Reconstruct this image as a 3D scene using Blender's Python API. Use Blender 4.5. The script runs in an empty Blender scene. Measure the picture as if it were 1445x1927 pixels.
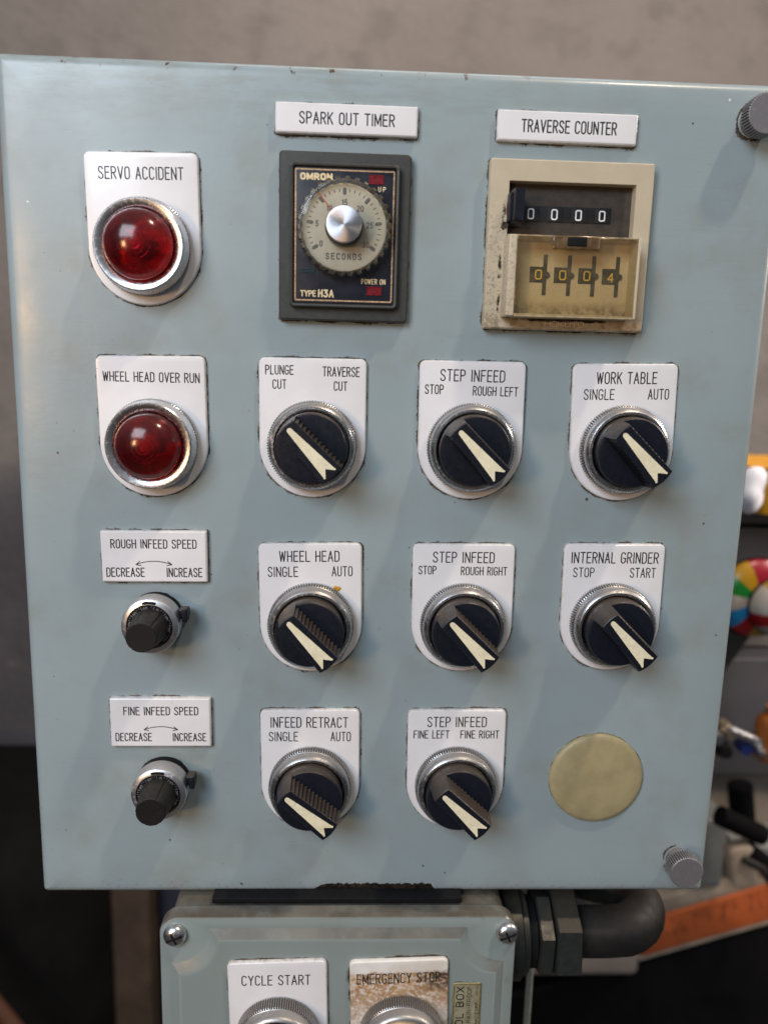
import bpy, math, random
from mathutils import Matrix, Vector

random.seed(7)
scene = bpy.context.scene
col = scene.collection
MM = 0.001
PX, PY, PZ = 78.0, 283.6, 1.20      # panel bottom centre (mm in panel sheet coordinates) and its height above the floor

def Wd(x, yd, depth):
    """sheet coordinates (mm right, mm down, mm behind the panel face) -> world metres"""
    return Vector(((x - PX) * MM, depth * MM, PZ + (PY - yd) * MM))

# ------------------------------------------------------------------ camera
CAM_LENS = 1492.11 / 1445 * 36
R = [[0.99893967, -0.02594587, -0.03803084], [0.018527, 0.98278078, -0.18384420], [0.04214598, 0.18294467, 0.98221941]]
wv = lambda v: Vector((v[0], v[2], -v[1]))
cx_, cy_, cz_ = wv(R[0]), -wv(R[1]), -wv(R[2])
cam_d = bpy.data.cameras.new('camera')
cam = bpy.data.objects.new('camera', cam_d)
col.objects.link(cam)
m = Matrix.Identity(4)
for i in range(3):
    m[i][0], m[i][1], m[i][2] = cx_[i], cy_[i], cz_[i]
cpos = Wd(61.62, 43.66, -329.98)
m.translation = cpos
cam.matrix_world = m
cam_d.sensor_fit = 'HORIZONTAL'
cam_d.sensor_width = 36
cam_d.lens = CAM_LENS
cam_d.clip_start = 0.01
cam_d.clip_end = 60
cam_d.dof.use_dof = True
cam_d.dof.focus_distance = 0.333
cam_d.dof.aperture_fstop = CAM_LENS / 4.2
scene.camera = cam

# ------------------------------------------------------------------ world and lamps
world = bpy.data.worlds.new('World')
scene.world = world
world.use_nodes = True
wn = world.node_tree
wn.nodes.clear()
wo = wn.nodes.new('ShaderNodeOutputWorld')
wb = wn.nodes.new('ShaderNodeBackground')
wt = wn.nodes.new('ShaderNodeTexCoord')
ws = wn.nodes.new('ShaderNodeSeparateXYZ')
wr = wn.nodes.new('ShaderNodeValToRGB')
wm = wn.nodes.new('ShaderNodeMapRange')
wn.links.new(wt.outputs['Generated'], ws.inputs[0])
wn.links.new(ws.outputs['Z'], wm.inputs['Value'])
wm.inputs['From Min'].default_value = -1
wm.inputs['From Max'].default_value = 1
wn.links.new(wm.outputs[0], wr.inputs[0])
e = wr.color_ramp.elements
e[0].position = 0.30; e[0].color = (0.04, 0.035, 0.03, 1)
e[1].position = 0.85; e[1].color = (0.20, 0.215, 0.245, 1)
x = e.new(0.5); x.color = (0.105, 0.11, 0.12, 1)
wn.links.new(wr.outputs[0], wb.inputs['Color'])
wb.inputs['Strength'].default_value = 1.0
wn.links.new(wb.outputs[0], wo.inputs['Surface'])

def lamp(name, loc, target, sx, sy, power, color, shape='RECTANGLE'):
    d = bpy.data.lights.new(name, 'AREA')
    d.shape = shape; d.size = sx; d.size_y = sy; d.energy = power; d.color = color
    o = bpy.data.objects.new(name, d)
    o.location = loc
    o.rotation_euler = (Vector(target) - Vector(loc)).to_track_quat('-Z', 'Y').to_euler()
    col.objects.link(o)
    return o
PC = Wd(78, 100, 0)
lamp('window_light', PC + Vector((-0.72, -1.20, 0.80)), PC, 0.80, 0.70, 20.5, (0.80, 0.895, 1.0))
lamp('left_lamp', PC + Vector((-0.76, -1.08, 0.13)), PC, 0.14, 0.20, 4.4, (1.0, 0.60, 0.30))
lamp('overhead_lamp', PC + Vector((0.66, -0.52, 1.62)), PC, 0.09, 0.09, 14, (1.0, 0.82, 0.62))
lamp('machine_fill_light', Wd(980, -260, 130), Wd(480, 330, 400), 0.25, 0.25, 7.5, (1.0, 0.86, 0.74))  # unseen fill, added to brighten the machine behind the panel
lamp('wall_fill_light', Wd(150, -900, 350), Wd(120, -300, 900), 0.6, 0.3, 3.8, (1.0, 0.88, 0.79))  # unseen fill, added so the wall is bright on top and fades downward

scene.view_settings.view_transform = 'Standard'
scene.view_settings.look = 'None'
scene.view_settings.exposure = 0.0
scene.view_settings.gamma = 1.0
scene.view_settings.use_curve_mapping = False

# ------------------------------------------------------------------ node helper
class G:
    def __init__(s, name):
        s.m = bpy.data.materials.new(name); s.m.use_nodes = True
        s.t = s.m.node_tree; s.t.nodes.clear()
        s.out = s.t.nodes.new('ShaderNodeOutputMaterial')
    def n(s, kind, **kw):
        q = s.t.nodes.new(kind)
        for k, v in kw.items():
            setattr(q, k, v)
        return q
    def put(s, inp, v):
        if hasattr(v, 'is_output') or isinstance(v, bpy.types.NodeSocket):
            s.t.links.new(v, inp)
        elif inp.type == 'RGBA' and len(v) == 3:
            inp.default_value = (*v, 1)
        else:
            inp.default_value = v
    def coord(s, which='Object'):
        return s.n('ShaderNodeTexCoord').outputs[which]
    def xyz(s, v):
        q = s.n('ShaderNodeSeparateXYZ'); s.put(q.inputs[0], v); return q.outputs
    def scale(s, v, sc, off=(0, 0, 0), rot=(0, 0, 0)):
        q = s.n('ShaderNodeMapping'); s.put(q.inputs['Vector'], v)
        q.inputs['Scale'].default_value = sc if hasattr(sc, '__len__') else (sc, sc, sc)
        q.inputs['Location'].default_value = off; q.inputs['Rotation'].default_value = rot
        return q.outputs[0]
    def noise(s, v, sc, det=3, rough=.55, dist=0):
        q = s.n('ShaderNodeTexNoise'); s.put(q.inputs['Vector'], v)
        q.inputs['Scale'].default_value = sc; q.inputs['Detail'].default_value = det
        q.inputs['Roughness'].default_value = rough; q.inputs['Distortion'].default_value = dist
        return q.outputs['Fac']
    def voro(s, v, sc, out='Distance'):
        q = s.n('ShaderNodeTexVoronoi'); s.put(q.inputs['Vector'], v); q.inputs['Scale'].default_value = sc
        return q.outputs[out]
    def math(s, op, a, b=0.0, c=0.0, clamp=False):
        q = s.n('ShaderNodeMath', operation=op, use_clamp=clamp)
        s.put(q.inputs[0], a); s.put(q.inputs[1], b); s.put(q.inputs[2], c)
        return q.outputs[0]
    def step(s, v, a, b, to=(0, 1)):
        q = s.n('ShaderNodeMapRange', interpolation_type='SMOOTHSTEP')
        s.put(q.inputs['Value'], v); q.inputs['From Min'].default_value = a; q.inputs['From Max'].default_value = b
        q.inputs['To Min'].default_value = to[0]; q.inputs['To Max'].default_value = to[1]
        return q.outputs[0]
    def mix(s, f, a, b):
        q = s.n('ShaderNodeMix', data_type='RGBA')
        s.put(q.inputs[0], f); s.put(q.inputs[6], a); s.put(q.inputs[7], b)
        return q.outputs[2]
    def bump(s, h, strength=.2, dist=.0005):
        q = s.n('ShaderNodeBump'); s.put(q.inputs['Height'], h)
        q.inputs['Strength'].default_value = strength; q.inputs['Distance'].default_value = dist
        return q.outputs[0]
    def attr(s, name):
        return s.n('ShaderNodeAttribute', attribute_name=name).outputs['Fac']
    def pbsdf(s, base, rough=.5, metal=0.0, normal=None, alpha=None, **kw):
        q = s.n('ShaderNodeBsdfPrincipled')
        s.put(q.inputs['Base Color'], base); s.put(q.inputs['Roughness'], rough); s.put(q.inputs['Metallic'], metal)
        if normal is not None: s.put(q.inputs['Normal'], normal)
        if alpha is not None: s.put(q.inputs['Alpha'], alpha)
        for k, v in kw.items(): s.put(q.inputs[k.replace('_', ' ')], v)
        s.t.links.new(q.outputs[0], s.out.inputs['Surface'])
        return q
    def surf(s, sh):
        s.t.links.new(sh, s.out.inputs['Surface'])

def dusty(g, base, dust=(.115, .098, .082), amount=.6, sc=900):
    """dust that has settled on faces looking up"""
    nrm = g.xyz(g.n('ShaderNodeNewGeometry').outputs['Normal'])[2]
    n_ = g.noise(g.coord(), sc, 4)
    f = g.math('MULTIPLY', g.step(nrm, .25, .8), g.step(n_, .2, .7, (amount * .55, amount)))
    return g.mix(f, base, dust)

# ------------------------------------------------------------------ materials
M = {}
def paint(name, base, lift, is_panel=False):
    g = G(name); c = g.coord()
    big = g.noise(c, 9, 3)
    b = g.mix(g.step(big, .3, .7), base, lift)
    # streaks of wiped grease
    st = g.noise(g.scale(c, (18, 70, 40), rot=(0, 0, -.25)), 3.0, 6, .65)
    x, y, z = g.xyz(c)
    if is_panel:
        top = g.step(y, .318, .352)
        lefty = g.step(x, .11, -.08)
        f = g.math('MULTIPLY', g.math('MULTIPLY', g.step(st, .42, .66), top), g.math('MULTIPLY_ADD', lefty, .38, .10))
        b = g.mix(f, b, (.20, .205, .175))
    f2 = g.math('MULTIPLY', g.step(g.noise(c, 26, 5, .6), .45, .75), .42)
    b = g.mix(f2, b, (.24, .235, .19))
    # fine specks of grinding dirt
    v = g.n('ShaderNodeTexVoronoi'); g.put(v.inputs['Vector'], c); v.inputs['Scale'].default_value = 95
    rnd = g.xyz(v.outputs['Color'])[0]
    spk = g.math('MULTIPLY', g.math('LESS_THAN', v.outputs['Distance'], g.math('MULTIPLY', g.math('SUBTRACT', rnd, .72), .26)), .85)
    b = g.mix(spk, b, (.045, .04, .035))
    v2 = g.n('ShaderNodeTexVoronoi'); g.put(v2.inputs['Vector'], c); v2.inputs['Scale'].default_value = 300
    rnd2 = g.xyz(v2.outputs['Color'])[1]
    cl = g.step(g.noise(c, 30, 2), .52, .68)
    spk2 = g.math('MULTIPLY', g.math('MULTIPLY', g.math('LESS_THAN', v2.outputs['Distance'], g.math('MULTIPLY', g.math('SUBTRACT', rnd2, .70), .55)), cl), .6)
    b = g.mix(spk2, b, (.08, .07, .055))
    # a few pale nicks
    v3 = g.n('ShaderNodeTexVoronoi'); g.put(v3.inputs['Vector'], g.scale(c, 1, (.3, .1, 0))); v3.inputs['Scale'].default_value = 42
    rnd3 = g.xyz(v3.outputs['Color'])[2]
    b = g.mix(g.math('LESS_THAN', v3.outputs['Distance'], g.math('MULTIPLY', g.math('SUBTRACT', rnd3, .88), .18)), b, (.75, .75, .72))
    if is_panel:
        # hair scratches
        sc1 = g.noise(g.scale(c, (5, 260, 60), rot=(0, 0, .12)), 2.2, 3, .5)
        lines = g.math('MULTIPLY', g.step(g.math('ABSOLUTE', g.math('SUBTRACT', sc1, .5)), .006, .0), g.step(g.noise(c, 11, 2), .52, .62))
        b = g.mix(g.math('MULTIPLY', lines, .28), b, (.17, .18, .17))
        # chipped bottom edge, bare metal and primer
        nx = g.noise(g.scale(c, (1, .2, 1)), 420, 4, .6)
        hump = g.math('MULTIPLY', g.step(x, -.0355, -.024), g.step(x, .0275, .024))
        hgt = g.math('SUBTRACT', g.math('MULTIPLY', hump, g.math('MULTIPLY_ADD', nx, .0036, .0036)), .0028)
        chip = g.math('MULTIPLY', g.math('LESS_THAN', y, hgt), g.math('GREATER_THAN', hump, .03))
        rim = g.math('MULTIPLY', g.math('LESS_THAN', y, g.math('ADD', hgt, .0005)), g.step(x, .020, .028))
        rim = g.math('MULTIPLY', rim, g.step(x, .034, .030))
        b = g.mix(rim, b, (.5, .45, .38))
        b = g.mix(chip, b, g.mix(g.step(g.noise(c, 500, 3), .35, .65), (.007, .006, .006), (.030, .022, .017)))
        # nicks along the top edge
        n5 = g.noise(g.scale(c, (1, .5, 1)), 230, 3, .6)
        e1 = g.math('MULTIPLY', g.step(y, .3478, .3496), g.step(n5, .632, .66))
        e1 = g.math('MULTIPLY', e1, g.step(x, .08, .0))
        b = g.mix(e1, b, (.09, .045, .03))
        # rusty corner grime
        e2 = g.math('MULTIPLY', g.step(y, .009, -.003), g.step(g.noise(c, 700, 4, .7), .54, .7))
        b = g.mix(g.math('MULTIPLY', e2, .7), b, (.10, .075, .05))
    else:
        nrm = g.xyz(g.n('ShaderNodeNewGeometry').outputs['Normal'])[2]
        dn = g.noise(c, 160, 4, .65)
        f = g.math('MULTIPLY', g.step(nrm, .15, .7), g.step(dn, .15, .6, (.65, 1.0)))
        b = g.mix(f, b, g.mix(g.step(g.noise(c, 30, 3), .4, .65), (.085, .072, .055), (.15, .135, .108)))
        oily = g.math('MULTIPLY', g.step(g.noise(g.scale(c, (1, .5, 1)), 40, 5, .7), .56, .74), .55)
        b = g.mix(oily, b, (.13, .11, .085))
    rg = g.step(g.noise(c, 40, 4), .3, .7, (.30, .42))
    bp = g.bump(g.noise(c, 330, 2), .07, .0006)
    g.pbsdf(b, rg, 0, bp, Coat_Weight=.12, Coat_Roughness=.2)
    return g.m
M['panel_paint'] = paint('panel_paint', (.272, .343, .370), (.302, .371, .394), True)
M['box_paint'] = paint('box_paint', (.222, .272, .270), (.252, .300, .296))

def simple(name, base, rough=.5, metal=0.0, var=.12, sc=300, bump=.0, dust=0.0, dustc=(.115, .098, .082), **kw):
    g = G(name); c = g.n('ShaderNodeNewGeometry').outputs['Position'] if name in ('cream', 'black_plastic') else g.coord()
    n_ = g.noise(c, sc, 4, .6)
    dark = tuple(v * (1 - var) for v in base); lite = tuple(min(1, v * (1 + var)) for v in base)
    b = g.mix(g.step(n_, .3, .7), dark, lite)
    if name == 'cream':
        b = g.mix(g.math('MULTIPLY', g.step(g.noise(c, 900, 4, .7), .60, .70), .55), b, (.30, .24, .12))
        b = g.mix(g.math('MULTIPLY', g.step(g.noise(c, 120, 3), .5, .75), .35), b, (.62, .54, .34))
    if dust: b = dusty(g, b, dustc, dust)
    bp = g.bump(g.noise(c, sc * 2.5, 3), bump, .0004) if bump else None
    g.pbsdf(b, g.step(g.noise(c, sc * .6, 3), .3, .7, (max(.02, rough * .85), min(1, rough * 1.15))), metal, bp, **kw)
    return g.m

def plate_mat():
    g = G('plate_white'); c = g.coord()
    b = g.mix(g.step(g.noise(c, 60, 3), .35, .7), (.80, .80, .83), (.76, .757, .775))
    v = g.n('ShaderNodeTexVoronoi'); g.put(v.inputs['Vector'], g.n('ShaderNodeNewGeometry').outputs['Position']); v.inputs['Scale'].default_value = 260
    rnd = g.xyz(v.outputs['Color'])[0]
    b = g.mix(g.math('MULTIPLY', g.math('LESS_THAN', v.outputs['Distance'], g.math('MULTIPLY', g.math('SUBTRACT', rnd, .86), .5)), .75), b, (.12, .10, .08))
    b = g.mix(g.math('MULTIPLY', g.attr('g'), g.step(g.noise(c, 500, 3), .35, .7, (.25, .8))), b, (.30, .24, .17))
    g.pbsdf(b, .28, 0, None, Coat_Weight=.35, Coat_Roughness=.12)
    return g.m
M['plate_white'] = plate_mat()

def rust_plate():
    g = G('plate_stained'); c = g.coord(); x, y, z = g.xyz(c)
    base = g.mix(g.step(g.noise(c, 90, 3), .3, .7), (.78, .76, .74), (.66, .62, .56))
    band = g.math('MULTIPLY', g.step(g.math('ADD', y, g.math('MULTIPLY', g.noise(c, 260, 4), .0045)), -.0028, -.0046), g.step(y, -.034, -.012, (.30, 1)))
    blot = g.step(g.noise(c, 620, 5, .7), .40, .56)
    f = g.math('MULTIPLY', band, g.math('MULTIPLY_ADD', blot, .75, .22), clamp=True)
    b = g.mix(f, base, g.mix(g.step(g.noise(c, 200, 3), .4, .6), (.34, .165, .05), (.48, .28, .12)))
    dk = g.math('MULTIPLY', g.math('MULTIPLY', g.step(y, -.0045, -.0075), g.step(y, -.0195, -.012)), g.math('MULTIPLY', g.step(x, .000, .018), g.step(g.noise(c, 320, 5, .7), .36, .58)))
    b = g.mix(g.math('MULTIPLY', dk, .9), b, (.055, .032, .018))
    halo = g.math('MULTIPLY', g.step(y, -.012, -.018), g.step(g.noise(c, 240, 4, .65), .42, .6))
    b = g.mix(g.math('MULTIPLY', halo, .55), b, (.30, .17, .06))
    g.pbsdf(b, .5)
    return g.m
M['plate_stained'] = rust_plate()

def chrome(name, base, rough, dirt, dustamt, metal=1.0, fine=.05):
    g = G(name); c = g.n('ShaderNodeNewGeometry').outputs['Position']
    n_ = g.step(g.noise(c, 520, 5, .7), .50, .68)
    b = g.mix(g.math('MULTIPLY', n_, dirt), base, (.10, .09, .08))
    nrm = g.xyz(g.n('ShaderNodeNewGeometry').outputs['Normal'])[2]
    f = g.math('MULTIPLY', g.step(nrm, .3, .85), dustamt)
    b = g.mix(f, b, (.20, .17, .14))
    gr = g.math('MULTIPLY', g.attr('g'), .85)
    b = g.mix(gr, b, (.030, .025, .020))
    r_ = g.math('ADD', g.step(n_, 0, 1, (rough, rough + .25)), g.math('MULTIPLY', f, .35))
    mt = g.math('SUBTRACT', metal, g.math('MAXIMUM', g.math('MULTIPLY', f, .8 * metal), g.math('MULTIPLY', gr, metal)))
    g.pbsdf(b, r_, mt, g.bump(g.noise(c, 900, 3), fine, .0003))
    return g.m
M['chrome'] = chrome('chrome', (.66, .67, .69), .24, .45, .12)
M['collar_metal'] = chrome('collar_metal', (.50, .50, .51), .27, .30, .45)
M['grey_metal'] = chrome('grey_metal', (.27, .26, .275), .40, .05, .12, .55, .015)
M['alu'] = chrome('alu', (.72, .73, .76), .34, .25, .35)
M['black_plastic'] = simple('black_plastic', (.008, .0095, .0165), .40, dust=.65, dustc=(.098, .074, .054), bump=.05, sc=700, Specular_IOR_Level=.28)
M['black_knob'] = simple('black_knob', (.009, .008, .008), .55, Specular_IOR_Level=.3, dust=.22, bump=.35, sc=900, dustc=(.075, .066, .058))
M['matt_black'] = simple('matt_black', (.006, .006, .0075), .7, Specular_IOR_Level=.2)
M['text_black'] = simple('text_black', (.009, .009, .012), .5)
M['text_faded'] = simple('text_faded', (.016, .014, .013), .6, var=.5, sc=900)
M['cream'] = simple('cream', (.79, .74, .54), .45, var=.07, sc=420)
M['timer_grey'] = simple('timer_grey', (.042, .045, .042), .38, bump=.12, sc=800, dust=.35)
M['navy'] = simple('navy', (.010, .012, .022), .35, var=.2)
M['gold'] = simple('gold', (.50, .33, .20), .45, .3, var=.45, sc=1300)
M['pale_gold'] = simple('pale_gold', (.74, .60, .36), .45, var=.1)
M['print_white'] = simple('print_white', (.74, .72, .66), .5, var=.08)
M['digit_white'] = simple('digit_white', (.80, .82, .84), .5, var=.04)
M['digit_yellow'] = simple('digit_yellow', (.90, .62, .05), .5, var=.05)
M['scale_cream'] = simple('scale_cream', (.60, .565, .47), .5, var=.07, sc=120)
M['scale_print'] = simple('scale_print', (.09, .095, .10), .5, var=.1)
M['scale_white'] = simple('scale_white', (.30, .30, .31), .5, var=.3)
M['red_window'] = simple('red_window', (.16, .005, .012), .3, var=.5, sc=1600)
M['green_window'] = simple('green_window', (.012, .035, .038), .3, var=.4, sc=900)
M['red_mark'] = simple('red_mark', (.40, .03, .02), .5)
M['display_dark'] = simple('display_dark', (.058, .049, .041), .14, var=.15)
M['wheel_black'] = simple('wheel_black', (.012, .012, .012), .45)
M['slot_dark'] = simple('slot_dark', (.018, .017, .015), .6)
M['amber_edge'] = simple('amber_edge', (.50, .40, .24), .35, var=.25, sc=260)
M['plug_olive'] = simple('plug_olive', (.345, .295, .165), .42, var=.10, sc=110, bump=.06)
M['ochre'] = simple('ochre', (.50, .27, .02), .6, var=.4, sc=1800)

def counter_beige():
    g = G('counter_beige'); c = g.coord(); x, y, z = g.xyz(c)
    b = g.mix(g.step(g.noise(c, 70, 4), .3, .7), (.50, .435, .315), (.545, .475, .35))
    left = g.math('MULTIPLY', g.step(x, -.014, -.030), g.step(y, .022, -.004))
    f = g.math('MULTIPLY', g.step(g.noise(c, 900, 4, .75), .50, .62), g.math('MULTIPLY_ADD', left, .55, .04))
    b = g.mix(f, b, (.13, .095, .06))
    low = g.math('MULTIPLY', g.step(y, -.024, -.031), g.step(g.noise(c, 300, 4, .7), .42, .66))
    b = g.mix(g.math('MULTIPLY', low, .75), b, (.22, .14, .075))
    g.pbsdf(b, .46, 0, g.bump(g.noise(c, 900, 2), .05))
    return g.m
M['counter_beige'] = counter_beige()

def setting_face():
    g = G('setting_face'); c = g.coord(); x, y, z = g.xyz(c)
    b = g.mix(g.step(g.noise(c, 60, 4), .3, .7), (.60, .50, .34), (.68, .58, .42))
    edge = g.math('MAXIMUM', g.step(y, -.0195, -.0255), g.step(y, .0005, .0025))
    f = g.math('MULTIPLY', edge, g.step(g.noise(c, 330, 4, .7), .30, .65, (.15, .9)))
    b = g.mix(f, b, (.16, .11, .055))
    g.pbsdf(b, .5)
    return g.m
M['setting_face'] = setting_face()


def clear(name, tint, gloss=.08, haze=.06, hazec=(.6, .55, .45), rough=.08):
    g = G(name); c = g.coord()
    tr = g.n('ShaderNodeBsdfTransparent'); g.put(tr.inputs[0], tint)
    gl = g.n('ShaderNodeBsdfGlossy'); g.put(gl.inputs[0], (1, 1, 1)); gl.inputs['Roughness'].default_value = rough
    df = g.n('ShaderNodeBsdfDiffuse'); g.put(df.inputs[0], hazec)
    lw = g.n('ShaderNodeLayerWeight'); lw.inputs['Blend'].default_value = .25
    a = g.n('ShaderNodeMixShader'); g.put(a.inputs[0], g.step(g.noise(c, 260, 5, .7), .35, .75, (haze * .5, haze * 1.8)))
    g.t.links.new(tr.outputs[0], a.inputs[1]); g.t.links.new(df.outputs[0], a.inputs[2])
    b = g.n('ShaderNodeMixShader'); g.put(b.inputs[0], g.math('MULTIPLY_ADD', lw.outputs['Fresnel'], .8, gloss * .3))
    g.t.links.new(a.outputs[0], b.inputs[1]); g.t.links.new(gl.outputs[0], b.inputs[2])
    g.surf(b.outputs[0]); return g.m
M['clear_dial'] = clear('clear_dial', (.93, .93, .90), .06, .10, (.5, .48, .40))
M['smoke_rim'] = clear('smoke_rim', (.50, .46, .38), .08, .30, (.16, .135, .095), .35)
M['amber_clear'] = clear('amber_clear', (.97, .94, .84), .10, .07, (.42, .34, .2))
M['amber_dark'] = clear('amber_dark', (.62, .50, .33), .10, .30, (.30, .22, .12), .15)

def lens_mat():
    g = G('red_lens'); c = g.coord()
    nrm = g.xyz(g.n('ShaderNodeNewGeometry').outputs['Normal'])[2]
    q = g.n('ShaderNodeBsdfPrincipled')
    g.put(q.inputs['Base Color'], (.55, .005, .024)); g.put(q.inputs['Roughness'], .17)
    g.put(q.inputs['Transmission Weight'], .97); g.put(q.inputs['IOR'], 1.46)
    df = g.n('ShaderNodeBsdfDiffuse'); g.put(df.inputs[0], (.15, .065, .06))
    dust = g.math('MULTIPLY', g.step(nrm, -.1, .9, (.02, .30)), g.step(g.noise(c, 420, 5, .7), .25, .7, (.35, 1)))
    a = g.n('ShaderNodeMixShader'); g.put(a.inputs[0], dust)
    g.t.links.new(q.outputs[0], a.inputs[1]); g.t.links.new(df.outputs[0], a.inputs[2])
    g.surf(a.outputs[0]); return g.m
M['red_lens'] = lens_mat()
M['bulb'] = simple('bulb', (.75, .25, .2), .3)

def grime_mat():
    g = G('grime'); c = g.n('ShaderNodeNewGeometry').outputs['Position']
    n_ = g.noise(c, 1500, 5, .75)
    n2 = g.noise(c, 130, 3)
    lim = g.math('MULTIPLY', g.attr('g'), g.step(n2, .30, .68, (.28, .94)))
    al = g.step(g.math('SUBTRACT', lim, n_), -.04, .03)
    b = g.mix(g.step(g.noise(c, 700, 3), .35, .65), (.016, .013, .010), (.10, .078, .05))
    g.pbsdf(b, .9, 0, None, al)
    return g.m
M['grime'] = grime_mat()
def oily_mat():
    g = G('oily_dirt'); c = g.n('ShaderNodeNewGeometry').outputs['Position']
    n_ = g.noise(c, 420, 5, .7)
    al = g.math('MULTIPLY', g.step(g.math('SUBTRACT', g.attr('g'), n_), -.28, .40), .92)
    g.pbsdf(g.mix(g.step(g.noise(c, 300, 3), .35, .65), (.040, .028, .019), (.10, .074, .052)), .7, 0, None, al)
    return g.m
M['oily_dirt'] = oily_mat()

# ------------------------------------------------------------------ mesh helpers
class MB:
    def __init__(s): s.v = []; s.f = []; s.g = []
    def loft(s, layers, cap0=False, cap1=True, closed=True, gv=None):
        n = len(layers[0]); base = len(s.v)
        for i, L in enumerate(layers):
            s.v += [tuple(p) for p in L]
            s.g += [gv[i] if gv else 0.0] * n
        for i in range(len(layers) - 1):
            for j in range(n if closed else n - 1):
                a = base + i * n + j; b = base + i * n + (j + 1) % n
                s.f.append((a, b, b + n, a + n))
        if cap0: s.f.append(tuple(base + j for j in reversed(range(n))))
        if cap1: s.f.append(tuple(base + (len(layers) - 1) * n + j for j in range(n)))
        return s
    def lathe(s, prof, n=72, c=(0, 0), cap0=False, cap1=True, rmul=None):
        lay = []
        for r, z in prof:
            lay.append([(c[0] + r * (rmul(j, r, z) if rmul else 1) * math.cos(2 * math.pi * j / n), c[1] + r * (rmul(j, r, z) if rmul else 1) * math.sin(2 * math.pi * j / n), z) for j in range(n)])
        return s.loft(lay, cap0, cap1)
    def box(s, x0, x1, y0, y1, z0, z1, b=.25):
        w, h = x1 - x0, y1 - y0; c = ((x0 + x1) / 2, (y0 + y1) / 2)
        b = min(b, w * .3, h * .3, abs(z1 - z0) * .3)
        o = lambda ins: rrect(w, h, b, ins, 3, c)
        return s.prism(o, z0, z1, b, cap0=True)
    def prism(s, o, z0, z1, b=.3, seg=3, cap0=False):
        lay = [[(*p, z0) for p in o(0)]]
        for i in range(seg + 1):
            t = i / seg * math.pi / 2
            lay.append([(*p, z1 - b + b * math.sin(t)) for p in o(b * (1 - math.cos(t)))])
        return s.loft(lay, cap0, True)
    def tube(s, pts, r, n=16, caps=True):
        pts = [Vector(p) for p in pts]; lay = []; up = None
        for i, p in enumerate(pts):
            d = (pts[min(i + 1, len(pts) - 1)] - pts[max(i - 1, 0)]).normalized()
            if up is None: up = d.orthogonal().normalized()
            up = (up - d * up.dot(d)).normalized(); sd = d.cross(up)
            rr = r[i] if hasattr(r, '__len__') else r
            lay.append([tuple(p + (up * math.cos(2 * math.pi * j / n) + sd * math.sin(2 * math.pi * j / n)) * rr) for j in range(n)])
        return s.loft(lay, caps, caps)
    def stroke(s, pts, r, t, z):
        """one pen stroke with round ends, slightly domed"""
        P = [pts[0]]
        for q in pts[1:]:
            if math.hypot(q[0] - P[-1][0], q[1] - P[-1][1]) > 1e-5: P.append(q)
        if len(P) < 2: return
        runs = [[P[0]]]
        for i in range(1, len(P)):
            runs[-1].append(P[i])
            if i < len(P) - 1:
                a = math.atan2(P[i][1] - P[i - 1][1], P[i][0] - P[i - 1][0]); b = math.atan2(P[i + 1][1] - P[i][1], P[i + 1][0] - P[i][0])
                d = abs((b - a + math.pi) % (2 * math.pi) - math.pi)
                if d > .85: runs.append([P[i]])
        for Q in runs:
            secs = []
            def nd(i):
                a = Q[max(i - 1, 0)]; b = Q[min(i + 1, len(Q) - 1)]
                l = math.hypot(b[0] - a[0], b[1] - a[1]); return ((b[0] - a[0]) / l, (b[1] - a[1]) / l)
            d0, d1 = nd(0), nd(len(Q) - 1)
            for a in (80, 55, 28): secs.append((Q[0][0] - d0[0] * r * math.sin(math.radians(a)), Q[0][1] - d0[1] * r * math.sin(math.radians(a)), d0, r * math.cos(math.radians(a))))
            for i, q in enumerate(Q): secs.append((q[0], q[1], nd(i), r))
            for a in (28, 55, 80): secs.append((Q[-1][0] + d1[0] * r * math.sin(math.radians(a)), Q[-1][1] + d1[1] * r * math.sin(math.radians(a)), d1, r * math.cos(math.radians(a))))
            lay = []
            for (x, y, d, w) in secs:
                nx, ny = -d[1], d[0]; k = w / r
                lay.append([(x - nx * w * u, y - ny * w * u, z + t * k * h) for u, h in ((1, 0), (.6, .8), (0, 1), (-.6, .8), (-1, 0))])
            s.loft(lay, False, False, closed=False)
    def build(s, name, mat, parent=None, loc=(0, 0, 0), rz=0.0, sharp=32, smooth=True, mats=None):
        me = bpy.data.meshes.new(name)
        me.from_pydata([(x * MM, y * MM, z * MM) for x, y, z in s.v], [], s.f)
        me.materials.append(M[mat] if isinstance(mat, str) else mat)
        if any(s.g):
            a = me.attributes.new('g', 'FLOAT', 'POINT'); a.data.foreach_set('value', s.g)
        me.validate()
        if smooth:
            me.polygons.foreach_set('use_smooth', [True] * len(me.polygons))
            me.set_sharp_from_angle(angle=math.radians(sharp))
        me.update()
        o = bpy.data.objects.new(name, me); col.objects.link(o)
        if parent: o.parent = parent
        o.location = tuple(v * MM for v in loc); o.rotation_euler = (0, 0, rz)
        return o

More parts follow.
